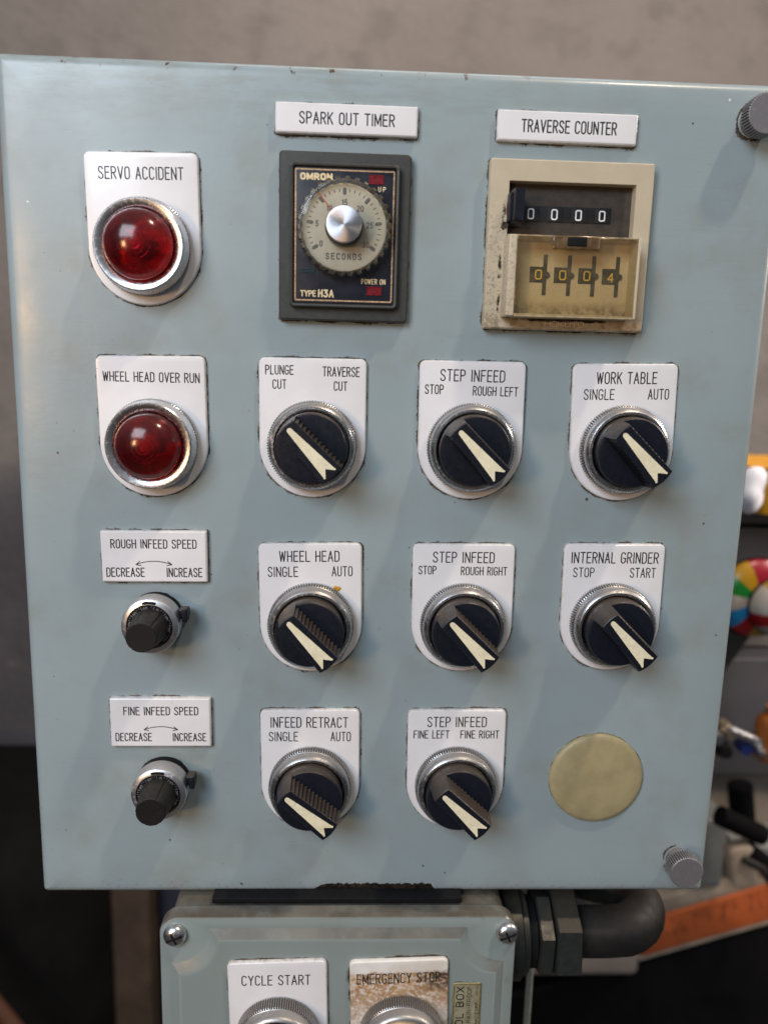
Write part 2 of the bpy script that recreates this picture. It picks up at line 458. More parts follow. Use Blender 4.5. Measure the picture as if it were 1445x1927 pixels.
def rrect(w, h, r, ins=0.0, k=5, c=(0, 0)):
    w, h, r = w - 2 * ins, h - 2 * ins, max(r - ins, .02)
    out = []
    for sx, sy, a0 in ((1, 1, 0), (-1, 1, 90), (-1, -1, 180), (1, -1, 270)):
        for i in range(k):
            a = math.radians(a0 + 90 * i / (k - 1))
            out.append((c[0] + sx * (w / 2 - r) + r * math.cos(a), c[1] + sy * (h / 2 - r) + r * math.sin(a)))
    return out
def dplate(ins=0.0, W=44.0, H=57.5, rc=2.6):
    """plate with square shoulders and a half-round foot; origin at the middle of its top edge"""
    R_ = W / 2 - ins; cy = -(H - W / 2); r = max(rc - ins, .05); out = []
    for i in range(37):
        a = math.radians(180 + 180 * i / 36); out.append((R_ * math.cos(a), cy + R_ * math.sin(a)))
    for x, a0 in ((W / 2 - ins - r, 0), (-(W / 2 - ins - r), 90)):
        for i in range(7):
            a = math.radians(a0 + 90 * i / 6); out.append((x + r * math.cos(a), -ins - r + r * math.sin(a)))
    return out
def circ(r, n=64, c=(0, 0), z=0): return [(c[0] + r * math.cos(2 * math.pi * i / n), c[1] + r * math.sin(2 * math.pi * i / n), z) for i in range(n)]

def arc(cx, cy, rx, ry, a0, a1, n=8):
    return [(cx + rx * math.cos(math.radians(a0 + (a1 - a0) * i / n)), cy + ry * math.sin(math.radians(a0 + (a1 - a0) * i / n))) for i in range(n + 1)]
w_ = .46; hw = .23; q_ = .23
GLY = {
 'A': (.5, [[(0, 0), (.25, 1), (.5, 0)], [(.085, .33), (.415, .33)]]),
 'B': (w_, [[(0, 0), (0, 1), (.24, 1)] + arc(.22, .76, .22, .24, 90, -90) + [(0, .52)], [(.22, .52)] + arc(.22, .26, .24, .26, 90, -90) + [(0, 0)]]),
 'C': (w_, [arc(hw, .77, hw, q_, 15, 180) + arc(hw, .23, hw, q_, 180, 345)]),
 'D': (w_, [[(0, 0), (0, 1), (.2, 1)] + arc(.2, .74, .26, .26, 90, 0) + arc(.2, .26, .26, .26, 0, -90) + [(0, 0)]]),
 'E': (.42, [[(.42, 1), (0, 1), (0, 0), (.42, 0)], [(0, .53), (.36, .53)]]),
 'F': (.42, [[(.42, 1), (0, 1), (0, 0)], [(0, .53), (.35, .53)]]),
 'G': (w_, [arc(hw, .77, hw, q_, 15, 180) + arc(hw, .23, hw, q_, 180, 360) + [(.46, .46), (.25, .46)]]),
 'H': (w_, [[(0, 0), (0, 1)], [(.46, 0), (.46, 1)], [(0, .52), (.46, .52)]]),
 'I': (.04, [[(.02, 0), (.02, 1)]]),
 'J': (.36, [[(.36, 1), (.36, .2)] + arc(.18, .18, .18, .18, 0, -180)]),
 'K': (w_, [[(0, 0), (0, 1)], [(.45, 1), (0, .40)], [(.15, .60), (.46, 0)]]),
 'L': (.4, [[(0, 1), (0, 0), (.4, 0)]]),
 'M': (.58, [[(0, 0), (0, 1), (.29, .15), (.58, 1), (.58, 0)]]),
 'N': (.48, [[(0, 0), (0, 1), (.48, 0), (.48, 1)]]),
 'O': (w_, [arc(hw, .77, hw, q_, 0, 180) + arc(hw, .23, hw, q_, 180, 360) + [(.46, .77)]]),
 'P': (w_, [[(0, 0), (0, 1), (.22, 1)] + arc(.22, .74, .24, .26, 90, -90) + [(0, .48)]]),
 'R': (w_, [[(0, 0), (0, 1), (.22, 1)] + arc(.22, .75, .24, .25, 90, -90) + [(0, .50)], [(.22, .50), (.46, 0)]]),
 'S': (w_, [arc(hw, .76, .22, .24, 10, 190) + [(.09, .60), (.36, .42)] + arc(hw, .24, .23, .24, 10, -170)]),
 'T': (.48, [[(0, 1), (.48, 1)], [(.24, 1), (.24, 0)]]),
 'U': (w_, [[(0, 1), (0, .23)] + arc(hw, .23, hw, q_, 180, 360) + [(.46, 1)]]),
 'V': (.5, [[(0, 1), (.25, 0), (.5, 1)]]),
 'W': (.64, [[(0, 1), (.16, 0), (.32, .92), (.48, 0), (.64, 1)]]),
 'X': (.48, [[(0, 0), (.48, 1)], [(0, 1), (.48, 0)]]),
 'Y': (.48, [[(0, 1), (.24, .48), (.48, 1)], [(.24, .48), (.24, 0)]]),
 '0': (w_, [arc(hw, .77, hw, q_, 0, 180) + arc(hw, .23, hw, q_, 180, 360) + [(.46, .77)]]),
 '1': (.16, [[(0, .8), (.14, 1), (.14, 0)]]),
 '2': (w_, [arc(hw, .76, hw, .24, 170, -20) + [(0, 0), (.46, 0)]]),
 '3': (w_, [[(.02, 1), (.44, 1), (.2, .6)] + arc(.2, .3, .26, .3, 80, -150)]),
 '4': (.48, [[(.36, 0), (.36, 1), (0, .28), (.48, .28)]]),
 '5': (w_, [[(.42, 1), (.06, 1), (.03, .55)] + arc(.2, .32, .26, .32, 110, -150)]),
 '6': (w_, [[(.36, 1), (.06, .5)] + arc(hw, .28, hw, .28, 150, -210)]),
 '7': (.44, [[(0, 1), (.44, 1), (.14, 0)]]), '9': (w_, [[(.1, 0), (.4, .5)] + arc(hw, .72, hw, .28, -30, 330)]),
 '8': (w_, [arc(hw, .76, .2, .24, 0, 360), arc(hw, .26, hw, .26, 0, 360)]),
 '-': (.3, [[(0, .5), (.3, .5)]]), '.': (.04, [[(0, 0), (.04, .02)]]), ',': (.04, [[(.03, .03), (0, -.12)]]),
}
def lettering(mb, text, a, b, h, pen, z, t=.06, gap=.25, space=.46, xmax=None):
    """letters of height h along the line a-b (mid-height), filling it"""
    x = 0; items = []
    for ch in text:
        if ch == ' ': x += space; continue
        wd, st = GLY[ch]; items.append((x, st)); x += wd + gap
    tot = x - gap
    dx, dy = b[0] - a[0], b[1] - a[1]; L = math.hypot(dx, dy); ux, uy = dx / L, dy / L
    L -= pen; k = L / tot; h2 = h - pen
    for x0, st in items:
        for s_ in st:
            P = []
            for (gx, gy) in s_:
                X = pen / 2 + (x0 + gx) * k; Y = (gy - .5) * h2
                P.append((a[0] + ux * X - uy * Y, a[1] + uy * X + ux * Y))
            mb.stroke(P, pen / 2, t, z)

def empty(name, parent=None, loc=(0, 0, 0), rz=0.0):
    o = bpy.data.objects.new(name, None); col.objects.link(o); o.empty_display_size = .02
    if parent: o.parent = parent
    o.location = tuple(v * MM for v in loc); o.rotation_euler = (0, 0, rz); return o
def tag(o, label=None, cat=None, group=None, kind=None):
    if label: o['label'] = label
    if cat: o['category'] = cat
    if group: o['group'] = group
    if kind: o['kind'] = kind
    return o
def root(name, x, yd, depth, label, cat, group=None):
    """an upright thing facing the camera side: local x right, y up, z towards the viewer"""
    o = bpy.data.objects.new(name, None); col.objects.link(o); o.empty_display_size = .03
    o.location = Wd(x, yd, depth); o.rotation_euler = (math.pi / 2, 0, 0)
    return tag(o, label, cat, group)

# ------------------------------------------------------------------ setting: wall and floor
def wall_mat():
    g = G('old_plaster'); c = g.coord()
    b = g.mix(g.step(g.noise(c, 3.2, 6, .62), .3, .7), (.185, .163, .150), (.228, .202, .187))
    b = g.mix(g.math('MULTIPLY', g.step(g.noise(c, 16, 6, .7), .47, .66), .7), b, (.155, .138, .126))
    z = g.xyz(c)[2]; low_shade = g.step(g.math('ADD', z, g.math('MULTIPLY', g.noise(c, 9, 4), .09)), 1.34, 1.25)  # shade on the lower wall, put into its base colour
    b = g.mix(low_shade, b, g.mix(g.step(g.noise(c, 7, 5, .65), .3, .7), (.060, .056, .062), (.088, .083, .092)))
    b = g.mix(g.math('MULTIPLY', g.step(g.noise(c, 22, 3), .66, .8), .4), b, (.25, .195, .125))
    g.pbsdf(b, .85, 0, g.bump(g.noise(c, 60, 4), .3, .01)); return g.m
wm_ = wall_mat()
def slab(name, v, mat):
    me = bpy.data.meshes.new(name)
    f = [(0, 1, 2, 3), (7, 6, 5, 4), (0, 4, 5, 1), (1, 5, 6, 2), (2, 6, 7, 3), (3, 7, 4, 0)]
    me.from_pydata(v, [], f); me.materials.append(mat); me.update()
    o = bpy.data.objects.new(name, me); col.objects.link(o); tag(o, kind='structure'); return o
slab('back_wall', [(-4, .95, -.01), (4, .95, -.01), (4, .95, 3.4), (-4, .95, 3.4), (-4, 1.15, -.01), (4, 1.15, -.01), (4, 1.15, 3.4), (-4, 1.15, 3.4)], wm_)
slab('floor', [(-4, -3, 0), (4, -3, 0), (4, .95, 0), (-4, .95, 0), (-4, -3, -.2), (4, -3, -.2), (4, .95, -.2), (-4, .95, -.2)], simple('floor_concrete', (.10, .09, .08), .8, sc=8, var=.3))
tag(bpy.data.objects['back_wall'], 'stained grey-brown plaster wall behind the control panel', 'wall', kind='thing')

# ------------------------------------------------------------------ control panel
panel = root('control_panel', PX, PY, 0, 'grey-blue steel machine control panel with dials, switches and white engraved plates', 'control panel')
L = lambda x, yd: (x - PX, PY - yd)
enc = MB()
pw, ph = 308.6, 355.4; pc = (-.2, ph / 2 - 2.8)
lay = []
for z in (-95, -4.5): lay.append([(*p, z) for p in rrect(pw, ph, 2.6, 0, 6, pc)])
for i in range(1, 8):
    t = i / 7 * math.pi / 2 * .93; lay.append([(*p, -4.9 + 4.5 * math.sin(t)) for p in rrect(pw, ph, 2.6, 4.5 * (1 - math.cos(t)), 6, pc)])
for ins, z in ((7, -.24), (10, -.10), (13, -.03), (17, 0)): lay.append([(*p, z) for p in rrect(pw, ph, 2.6, ins, 6, pc)])
enc.loft(lay, True, True).build('enclosure', 'panel_paint', panel)

def grime(outline, parent, loc=(0, 0, 0), rz=0.0, reach=1.5, z=.03, below=1.0, inner=.4):
    """dirt collected round a fitting: a thin crust, thickest against the edge"""
    mb = MB(); lays = []; gv = []
    for d, v in ((-inner, 1.0), (reach * .12, .88), (reach * .32, .60), (reach * .8, .42), (reach * 1.6, .18)):
        L_ = []
        base = outline(inner if d < 0 else 0)
        o = outline(-d) if d > 0 else base
        n = len(o)
        for (x, y) in o:
            L_.append((x, y - (d * .5 * below if d > 0 and y < -3 else 0), z))
        lays.append(L_); gv.append(v)
    mb.loft(lays, False, False, gv=gv)
    return mb.build('grime', 'grime', parent, loc, rz, smooth=False)

def plate_edge_g(mb):
    pass

def nameplate(parent, mid, ang, texts, Lf, label, z0=0.0, mat='plate_white', textmat='text_black', reach=1.3):
    x, y = Lf(*mid); rz = math.radians(ang)
    pl = empty('nameplate', parent, (x, y, z0), rz); tag(pl, label)
    mb = MB(); lay = []; gv = []
    for ins, z, v in ((0, 0, 1), (0, .9, .8), (.25, 1.6, .45), (.6, 1.9, .12), (1.6, 2.0, 0)):
        lay.append([(*p, z) for p in dplate(ins)]); gv.append(v)
    mb.loft(lay, False, True, gv=gv).build('plate', mat, pl)
    tb = MB(); ca, sa = math.cos(-rz), math.sin(-rz)
    for (s, x0, y0, x1, y1, h) in texts:
        def loc(px, py):
            u, v = Lf(px, py); u -= x; v -= y; return (u * ca - v * sa, u * sa + v * ca)
        lettering(tb, s, loc(x0, y0), loc(x1, y1), h, h * .118 if h < 4.4 else h * .104, 2.0)
    tb.build('lettering', textmat, pl)
    grime(lambda ins: dplate(ins), pl, reach=reach)
    return pl

def rectplate(parent, corners, texts, label, Lf=L, thick=2.6):
    xs = [Lf(*c)[0] for c in corners]; ys = [Lf(*c)[1] for c in corners]
    cx, cy = sum(xs) / 4, sum(ys) / 4
    w = ((xs[1] - xs[0]) + (xs[2] - xs[3])) / 2; h = ((ys[0] - ys[3]) + (ys[1] - ys[2])) / 2
    rz = math.atan2((ys[1] - ys[0]) + (ys[2] - ys[3]), (xs[1] - xs[0]) + (xs[2] - xs[3]))
    pl = empty('nameplate', parent, (cx, cy, 0), rz); tag(pl, label)
    mb = MB(); lay = []; gv = []
    for ins, z, v in ((0, 0, 1), (0, thick * .6, .7), (.2, thick * .85, .4), (.7, thick, .08), (1.6, thick + .02, 0)):
        lay.append([(*p, z) for p in rrect(w, h, .6, ins, 4)]); gv.append(v)
    mb.loft(lay, False, True, gv=gv).build('plate', 'plate_white', pl)
    tb = MB(); ca, sa = math.cos(-rz), math.sin(-rz)
    def loc(px, py):
        u, v = Lf(px, py); u -= cx; v -= cy; return (u * ca - v * sa, u * sa + v * ca)
    for (s, x0, y0, x1, y1, hh) in texts:
        a, b = loc(x0, y0), loc(x1, y1)
        if s == '<>':
            mx, my = (a[0] + b[0]) / 2, (a[1] + b[1]) / 2; W2 = (b[0] - a[0]) / 2
            f = lambda t: (mx + W2 * t, my - .55 + 1.45 * (1 - t * t))
            tb.stroke([f(-1 + i / 10) for i in range(21)], .19, .06, thick + .02)
            for sg in (-1, 1):
                tx, ty = f(sg)
                tb.stroke([(tx - sg * 1.65, ty + 1.35), (tx, ty)], .19, .06, thick + .02)
                tb.stroke([(tx - sg * 2.05, ty - .45), (tx, ty)], .19, .06, thick + .02)
        else:
            lettering(tb, s, a, b, hh, hh * .122, thick + .02)
    tb.build('lettering', 'text_black', pl)
    grime(lambda ins: rrect(w, h, .6, ins, 8), pl, reach=1.5)
    return pl

PLATES = {
 'PL': ((45.26, 41.76), .35, [('PLUNGE', 25.97, 46.87, 37.55, 46.79, 3.96), ('CUT', 28.95, 52.62, 34.67, 52.52, 3.9), ('TRAVERSE', 49.16, 47.02, 64.36, 46.99, 4.07), ('CUT', 53.81, 52.8, 59.43, 52.79, 3.91)], 'PLUNGE CUT / TRAVERSE CUT'),
 'S1': ((110.71, 41.21), .51, [('STEP INFEED', 97.21, 47.26, 124.03, 47.25, 4.99), ('STOP', 91.08, 53.12, 98.93, 53.06, 4.03), ('ROUGH LEFT', 110.88, 53.31, 129.72, 53.38, 3.95)], 'STEP INFEED, STOP / ROUGH LEFT'),
 'WK': ((174.05, 40.65), 1.37, [('WORK TABLE', 161.96, 46.87, 187.32, 46.23, 5.04), ('SINGLE', 157.03, 53.7, 169.96, 53.43, 4.53), ('AUTO', 183.93, 52.95, 192.89, 52.73, 4.54)], 'WORK TABLE, SINGLE / AUTO'),
 'WH': ((44.86, 118.84), 1.12, [('WHEEL HEAD', 31.73, 124.72, 57.38, 124.25, 4.91), ('SINGLE', 26.93, 131.55, 39.87, 131.34, 4.6), ('AUTO', 54.06, 130.92, 62.98, 130.73, 4.56)], 'WHEEL HEAD, SINGLE / AUTO'),
 'S2': ((110.48, 118.02), .67, [('STEP INFEED', 97.04, 123.93, 123.67, 123.82, 4.95), ('STOP', 91.1, 129.75, 98.86, 129.68, 3.9), ('ROUGH RIGHT', 109.31, 129.85, 129.37, 129.73, 3.91)], 'STEP INFEED, STOP / ROUGH RIGHT'),
 'IG': ((175.71, 116.87), .61, [('INTERNAL GRINDER', 156.75, 123.18, 194.91, 122.79, 5.14), ('STOP', 157.93, 129.72, 167.32, 129.62, 4.43), ('START', 182.77, 129.52, 194.15, 129.39, 4.55)], 'INTERNAL GRINDER, STOP / START'),
 'IR': ((45.48, 194.08), .83, [('INFEED RETRACT', 28.08, 200.06, 62.32, 199.9, 5.11), ('SINGLE', 27.35, 206.8, 40.33, 206.71, 4.61), ('AUTO', 54.61, 206.61, 63.66, 206.55, 4.63)], 'INFEED RETRACT, SINGLE / AUTO'),
 'S3': ((110.79, 193.6), .63, [('STEP INFEED', 97.39, 199.36, 124.02, 199.15, 4.99), ('FINE LEFT', 91.45, 205.35, 107.58, 205.23, 3.96), ('FINE RIGHT', 112.37, 205.2, 129.87, 205.07, 3.97)], 'STEP INFEED, FINE LEFT / FINE RIGHT'),
 'SV': ((-21.58, -34.48), 1.0, [('SERVO ACCIDENT', -37.94, -26.27, -5.26, -26.86, 4.82)], 'SERVO ACCIDENT'),
 'OR': ((-20.09, 42.54), 1.02, [('WHEEL HEAD OVER RUN', -39.16, 51.15, -.3, 51.03, 4.11)], 'WHEEL HEAD OVER RUN'),
}
ARC = {}
for k, (mid, ang, texts, words) in PLATES.items():
    nameplate(panel, mid, ang, texts, L, 'white plate with a half-round foot engraved ' + words)
    r_ = math.radians(ang); ARC[k] = (mid[0] + math.sin(-r_) * -35.5, mid[1] + 35.5 * math.cos(r_))
rectplate(panel, [(29.9, -54.37), (84.9, -54.33), (84.9, -43.0), (29.9, -43.0)], [('SPARK OUT TIMER', 39.11, -48.75, 75.91, -48.74, 4.61)], 'white oblong plate engraved SPARK OUT TIMER')
rectplate(panel, [(115.6, -54.75), (170.75, -54.6), (170.85, -43.1), (115.7, -43.2)], [('TRAVERSE COUNTER', 124.95, -48.9, 162.52, -48.97, 4.88)], 'white oblong plate engraved TRAVERSE COUNTER')
rectplate(panel, [(-42.5, 114.8), (1.63, 114.3), (1.63, 136.6), (-42.6, 137.0)], [('ROUGH INFEED SPEED', -38.4, 120.31, -2.59, 119.9, 4.04), ('DECREASE', -40.5, 132.59, -24.5, 132.4, 4.13), ('INCREASE', -15.42, 132.34, -.44, 132.15, 4.14), ('<>', -28.07, 128.5, -13.12, 128.4, 2)], 'white oblong plate engraved ROUGH INFEED SPEED with a curved double arrow')
rectplate(panel, [(-41.5, 189.2), (2.2, 188.8), (2.15, 211.7), (-41.55, 211.9)], [('FINE INFEED SPEED', -35.58, 195.02, -3.15, 194.75, 4.01), ('DECREASE', -39.34, 207.2, -23.54, 207.08, 4.01), ('INCREASE', -14.57, 207.07, .12, 206.97, 4.02), ('<>', -26.87, 203.1, -12.27, 203.0, 2)], 'white oblong plate engraved FINE INFEED SPEED with a curved double arrow')

# --- selector switches
def knurled(mb, r, dr, z0, z1, n=96):
    pro = [(r - 1.2, z0), (r, z0 + .5), (r, z1 - .5), (r - .6, z1)]
    N = n * 4
    lay = []
    for i, (rr, z) in enumerate(pro):
        lay.append([(((rr - (dr if j % 4 in (2, 3) and i in (1, 2) else 0)) * math.cos(2 * math.pi * j / N)), ((rr - (dr if j % 4 in (2, 3) and i in (1, 2) else 0)) * math.sin(2 * math.pi * j / N)), z) for j in range(N)])
    mb.loft(lay, False, False)
    for i in range(4):
        for j in range(N): mb.g[len(mb.g) - 4 * N + i * N + j] = 1.0 if (j % 4 in (2, 3) and i in (1, 2)) else 0.0
def collar_mesh():
    mb = MB(); knurled(mb, 18.5, .75, 2.0, 6.5, 104)
    prof = [(17.9, 6.5), (17.7, 6.7), (17.6, 8.6), (17.45, 9.4), (17.0, 10.2), (16.2, 10.8), (15.4, 10.85), (14.95, 10.5), (14.85, 9.6), (14.85, 5.0), (10, 5.0)]
    mb.lathe(prof, 96, cap1=True); return mb
def bar_outline(hl, wa, wb, ser, R_=None, ns=26):
    out = []
    def end(sg, w):
        pts = []
        for i in range(9):
            t = -1 + i / 4; y = w * t * sg
            xx = hl if R_ is None else hl - (R_ - math.sqrt(max(R_ * R_ - y * y, 0)))
            pts.append((sg * xx, y))
        return pts
    right = end(1, wb); left = end(-1, wa)
    out += right
    for i in range(1, ns):
        t = i / ns; x0, y0 = right[-1]; x1, y1 = left[0]
        out.append((x0 + (x1 - x0) * t, y0 + (y1 - y0) * t - (ser if i % 2 else 0)))
    out += left
    for i in range(1, ns):
        t = i / ns; x0, y0 = left[-1]; x1, y1 = right[0]
        out.append((x0 + (x1 - x0) * t, y0 + (y1 - y0) * t + (ser if i % 2 else 0)))
    return out
def knob_mesh():
    mb = MB()
    mb.lathe([(14.3, 5.2), (14.3, 15.4), (14.1, 16.2), (13.6, 16.7), (12.9, 16.8), (4, 16.6)], 96)
    lay = []
    for z, hl, wa, wb, s_ in ((15.2, 14.25, 4.8, 5.6, .5), (17.0, 14.2, 4.75, 5.55, .65), (25.9, 13.5, 4.25, 5.2, .6), (26.7, 13.3, 4.05, 5.0, .25), (27.0, 12.9, 3.75, 4.7, 0)):
        lay.append([(*p, z) for p in bar_outline(hl, wa, wb, s_, 14.4)])
    mb.loft(lay, False, True); return mb
def arrow_mesh():
    P = [(-11.4 + 1.1 * math.cos(math.radians(a)), 1.1 * math.sin(math.radians(a))) for a in range(90, 271, 20)]
    low = [(11.3, -2.95)] + [(11.3 + .5 + .45 * math.cos(math.radians(a)), -2.75 + .45 * math.sin(math.radians(a))) for a in range(-90, 61, 30)]
    mid = [(9.9, -.55), (9.3, 0), (9.9, .55)]
    up = [(x, -y) for x, y in reversed(low)]
    o = [(x * .96, y * .96) for x, y in P + low + mid + up]
    mb = MB(); mb.loft([[(*p, 27.0) for p in o], [(*p, 27.22) for p in o]], False, True); return mb
SW = {'PL': 46.3, 'S1': 46.5, 'WK': 45.9, 'WH': 46.9, 'S2': 46.2, 'IG': 46.7, 'IR': 39.7, 'S3': 44.1}
words = {'PL': 'under the PLUNGE CUT and TRAVERSE CUT lettering', 'S1': 'under the ROUGH LEFT lettering', 'WK': 'under the WORK TABLE lettering', 'WH': 'under the WHEEL HEAD, SINGLE and AUTO lettering, beside a small yellow spot', 'S2': 'under the ROUGH RIGHT lettering', 'IG': 'under the INTERNAL GRINDER lettering', 'IR': 'under the INFEED RETRACT lettering', 'S3': 'under the FINE LEFT and FINE RIGHT lettering'}
proto = None
for k, a in SW.items():
    x, y = L(*ARC[k])
    if proto is None:
        sw = empty('selector_switch', panel, (x, y, 0))
        c_ = collar_mesh().build('collar', 'collar_metal', sw)
        kn = knob_mesh().build('knob', 'black_plastic', sw, sharp=26)
        ar = arrow_mesh().build('pointer', 'cream', sw)
        proto = (sw, c_, kn, ar)
    else:
        sw = proto[0].copy(); col.objects.link(sw); sw.location = (x * MM, y * MM, 0)
        for ch in proto[1:]:
            d = ch.copy(); col.objects.link(d); d.parent = sw
            if ch is kn: kn_i = d
        kids = [o for o in sw.children]
    tag(sw, 'black selector switch with a cream arrow ' + words[k], group='selector switches on the panel')
    for ch in sw.children:
        if ch.name.startswith(('knob', 'pointer')): ch.rotation_euler = (0, 0, math.radians(-a))
# yellow spot on a plate
x, y = L(56.5, 138.3)
bl = MB(); bl.loft([[(x + (1.6 + .5 * math.sin(3 * i + 1)) * math.cos(i * .5236) * s, y + (1.2 + .45 * math.cos(5 * i)) * math.sin(i * .5236) * s, 2.0 + z) for i in range(12)] for s, z in ((1, 0), (.85, .15), (.5, .22))], False, True)
bl.build('paint_spot', 'ochre', panel)

# --- indicator lamps
def lamp_unit(k, label):
    x, y = L(*ARC[k]); u = empty('indicator_lamp', panel, (x, y, 0)); tag(u, label, group='red indicator lamps')
    mb = MB(); knurled(mb, 18.5, .7, 2.0, 5.6, 104)
    mb.lathe([(18.1, 5.4), (18.0, 5.8), (17.5, 8.6), (17.3, 10.6), (17.15, 11.2), (16.8, 11.5), (16.4, 11.5), (14.2, 10.95), (13.85, 10.7), (13.7, 10.3), (13.7, 4.0), (3, 4.0)], 96)
    mb.build('bezel', 'chrome', u)
    dome = [(13.35, 5.0), (13.35, 11.0)]
    for i in range(1, 15):
        t = i / 14 * math.pi / 2; dome.append((13.35 * math.cos(t) ** .92 if i < 14 else .05, 11.0 + 9.5 * math.sin(t)))
    inner = []
    for i in range(46):
        t = max(0, (i - 6) / 39); a_ = t * math.pi / 2; kk = 1 + (.022 if i % 4 < 2 else -.022) * (1 if 6 < i < 43 else 0)
        inner.append((11.6 * (math.cos(a_) if i < 45 else .005) * kk, (5.0 + i if i < 6 else 10.6 + 8.4 * math.sin(a_) * (2 - kk))))
    mb = MB(); mb.lathe(dome, 72, cap1=True)
    lay_in = list(reversed(inner)); mb.lathe(lay_in, 72, cap0=False, cap1=False)
    n = 72; b0 = 0; bi = len(dome) * n + (len(inner) - 1) * n
    for j in range(n): mb.f.append((b0 + (j + 1) % n, b0 + j, bi + j, bi + (j + 1) % n))
    tip = len(dome) * n; mb.f.append(tuple(tip + j for j in reversed(range(n))))
    mb.build('lens', 'red_lens', u, sharp=50)
    mb = MB(); mb.lathe([(5.2, 4.0), (5.2, 9.0), (4.6, 11.5), (3.0, 13.4), (.3, 14.2)], 32)
    mb.build('bulb', 'bulb', u)
    return u
lamp_unit('SV', 'red domed indicator lamp under the SERVO ACCIDENT lettering')
lamp_unit('OR', 'red domed indicator lamp under the WHEEL HEAD OVER RUN lettering')

# --- turn-counting dials
def turns_dial(c, label, rot, gang):
    x, y = L(*c); u = empty('dial_knob', panel, (x, y, 0)); tag(u, label, group='infeed speed dials')
    MB().lathe([(11.4, 0), (11.4, 3.6), (11.0, 4.2), (8, 4.2)], 64).build('mounting_ring', 'matt_black', u)
    mb = MB(); mb.lathe([(8, 4.2), (11.5, 4.2), (11.9, 4.6), (11.9, 11.6), (11.7, 12.3), (11.2, 12.7), (9.6, 13.0), (9.45, 12.7), (9.4, 11.9), (6, 11.9)], 96)
    mb.build('dial_ring', 'alu', u)
    mb = MB()
    # window in the rim and its index line
    P0 = [(10.95 * math.cos(math.radians(a)), 10.95 * math.sin(math.radians(a)), 12.84) for a in range(74, 107, 4)]
    P1 = [(9.75 * math.cos(math.radians(a)), 9.75 * math.sin(math.radians(a)), 13.06) for a in range(74, 107, 4)]
    b = len(mb.v); mb.v += P0 + P1; mb.g += [0] * (len(P0) * 2); n = len(P0)
    for i in range(n - 1): mb.f.append((b + i, b + i + 1, b + n + i + 1, b + n + i))
    mb.stroke([(0, 9.6), (0, 8.4)], .16, .1, 12.9)
    mb.build('turns_window', 'matt_black', u)
    MB().lathe([(9.4, 11.9), (9.35, 12.35), (9.1, 12.5), (6.6, 12.9), (6.0, 12.9)], 72, cap1=True).build('scale_disc', 'matt_black', u)
    tb = MB()
    for i in range(10):
        a = math.radians(90 + rot - i * 36); ca, sa = math.cos(a), math.sin(a)
        tb.stroke([(9.0 * ca, 9.0 * sa), (7.0 * ca, 7.0 * sa)], .07, .05, 12.80)
        s = ('%d' % (i * 10)) if i else '0'
        a2 = a - math.radians(11); cc = (7.9 * math.cos(a2), 7.9 * math.sin(a2)); tx, ty = math.sin(a2), -math.cos(a2)
        hw2 = .45 * len(s)
        lettering(tb, s, (cc[0] - tx * hw2, cc[1] - ty * hw2), (cc[0] + tx * hw2, cc[1] + ty * hw2), 1.35, .17, 12.80, .05)
        for j in range(1, 5):
            a3 = a - math.radians(j * 7.2)
            if j > 2: tb.stroke([(9.0 * math.cos(a3), 9.0 * math.sin(a3)), (8.4 * math.cos(a3), 8.4 * math.sin(a3))], .05, .05, 12.75)
    tb.build('dial_marks', 'scale_white', u)
    mb = MB(); N = 96
    def rm(j, r, z):
        ph_ = (j % 16) / 16.0
        return 1.0 - (.05 if ph_ < .1 else 0.0) * (1 if 13.5 < z < 25.8 else .4)
    mb.lathe([(7.7, 12.8), (7.7, 14.0), (7.6, 14.6), (6.35, 25.4), (6.2, 26.0), (5.9, 26.2), (1, 26.1)], N, rmul=rm)
    mb.build('grip', 'black_knob', u, rz=math.radians(rot))
    mb = MB(); mb.box(11.0, 14.8, 2.0, 6.2, 3.2, 8.4, .6); mb.box(12.6, 14.9, 1.0, 6.9, 5.4, 9.6, .5)
    mb.build('brake_lever', 'black_plastic', u)
    if gang: MB().box(12.6, 13.0, -1.2, .4, 0, 1.2, .1).build('stop_pin', 'matt_black', u)
    grime(lambda ins: [(p[0], p[1]) for p in circ(11.4 - ins, 48)], u, reach=.9)
turns_dial((-20.6, 153.0), 'silver and black turns dial below the ROUGH INFEED SPEED plate', -14, True)
turns_dial((-19.0, 229.0), 'silver and black turns dial below the FINE INFEED SPEED plate', 2, False)

# --- spark out timer
tx0, ty0 = L(57.2, -4.8); T = empty('timer', panel, (tx0, ty0, 0))
tag(T, 'dark grey timer with a round clear SECONDS dial under the SPARK OUT TIMER plate')
Lt = lambda x, yd: (x - 57.2, -4.8 - yd)
mb = MB(); lay = []
for w, h, r, z, cyo in ((51.2, 63.5, 1.6, 0, 0), (51.2, 63.5, 1.6, 3.0, 0), (50.9, 63.2, 1.5, 3.6, 0), (50.0, 62.3, 1.2, 4.0, 0), (43.6, 55.2, 2.0, 4.0, .1), (43.0, 54.6, 2.0, 4.0, .1), (42.4, 54.0, 1.8, 4.4, .1), (42.3, 53.9, 1.8, 6.4, .1), (41.9, 53.5, 1.6, 6.9, .1), (41.2, 52.8, 1.4, 7.1, .1), (40.0, 51.6, 1.0, 7.0, .1), (39.6, 51.2, .8, 6.6, .1), (39.5, 51.1, .8, 5.5, .1)):
    lay.append([(*p, z) for p in rrect(w, h, r, 0, 6, (0, cyo))])
mb.loft(lay, False, True).build('housing', 'timer_grey', T)
mb = MB(); mb.box(-19.4, 19.4, -25.1, 25.3, 5.6, 6.0, .1); mb.build('faceplate', 'navy', T)
mb = MB(); o = lambda i: rrect(38.5, 49.3, .7, i, 4, (-.05, .2))
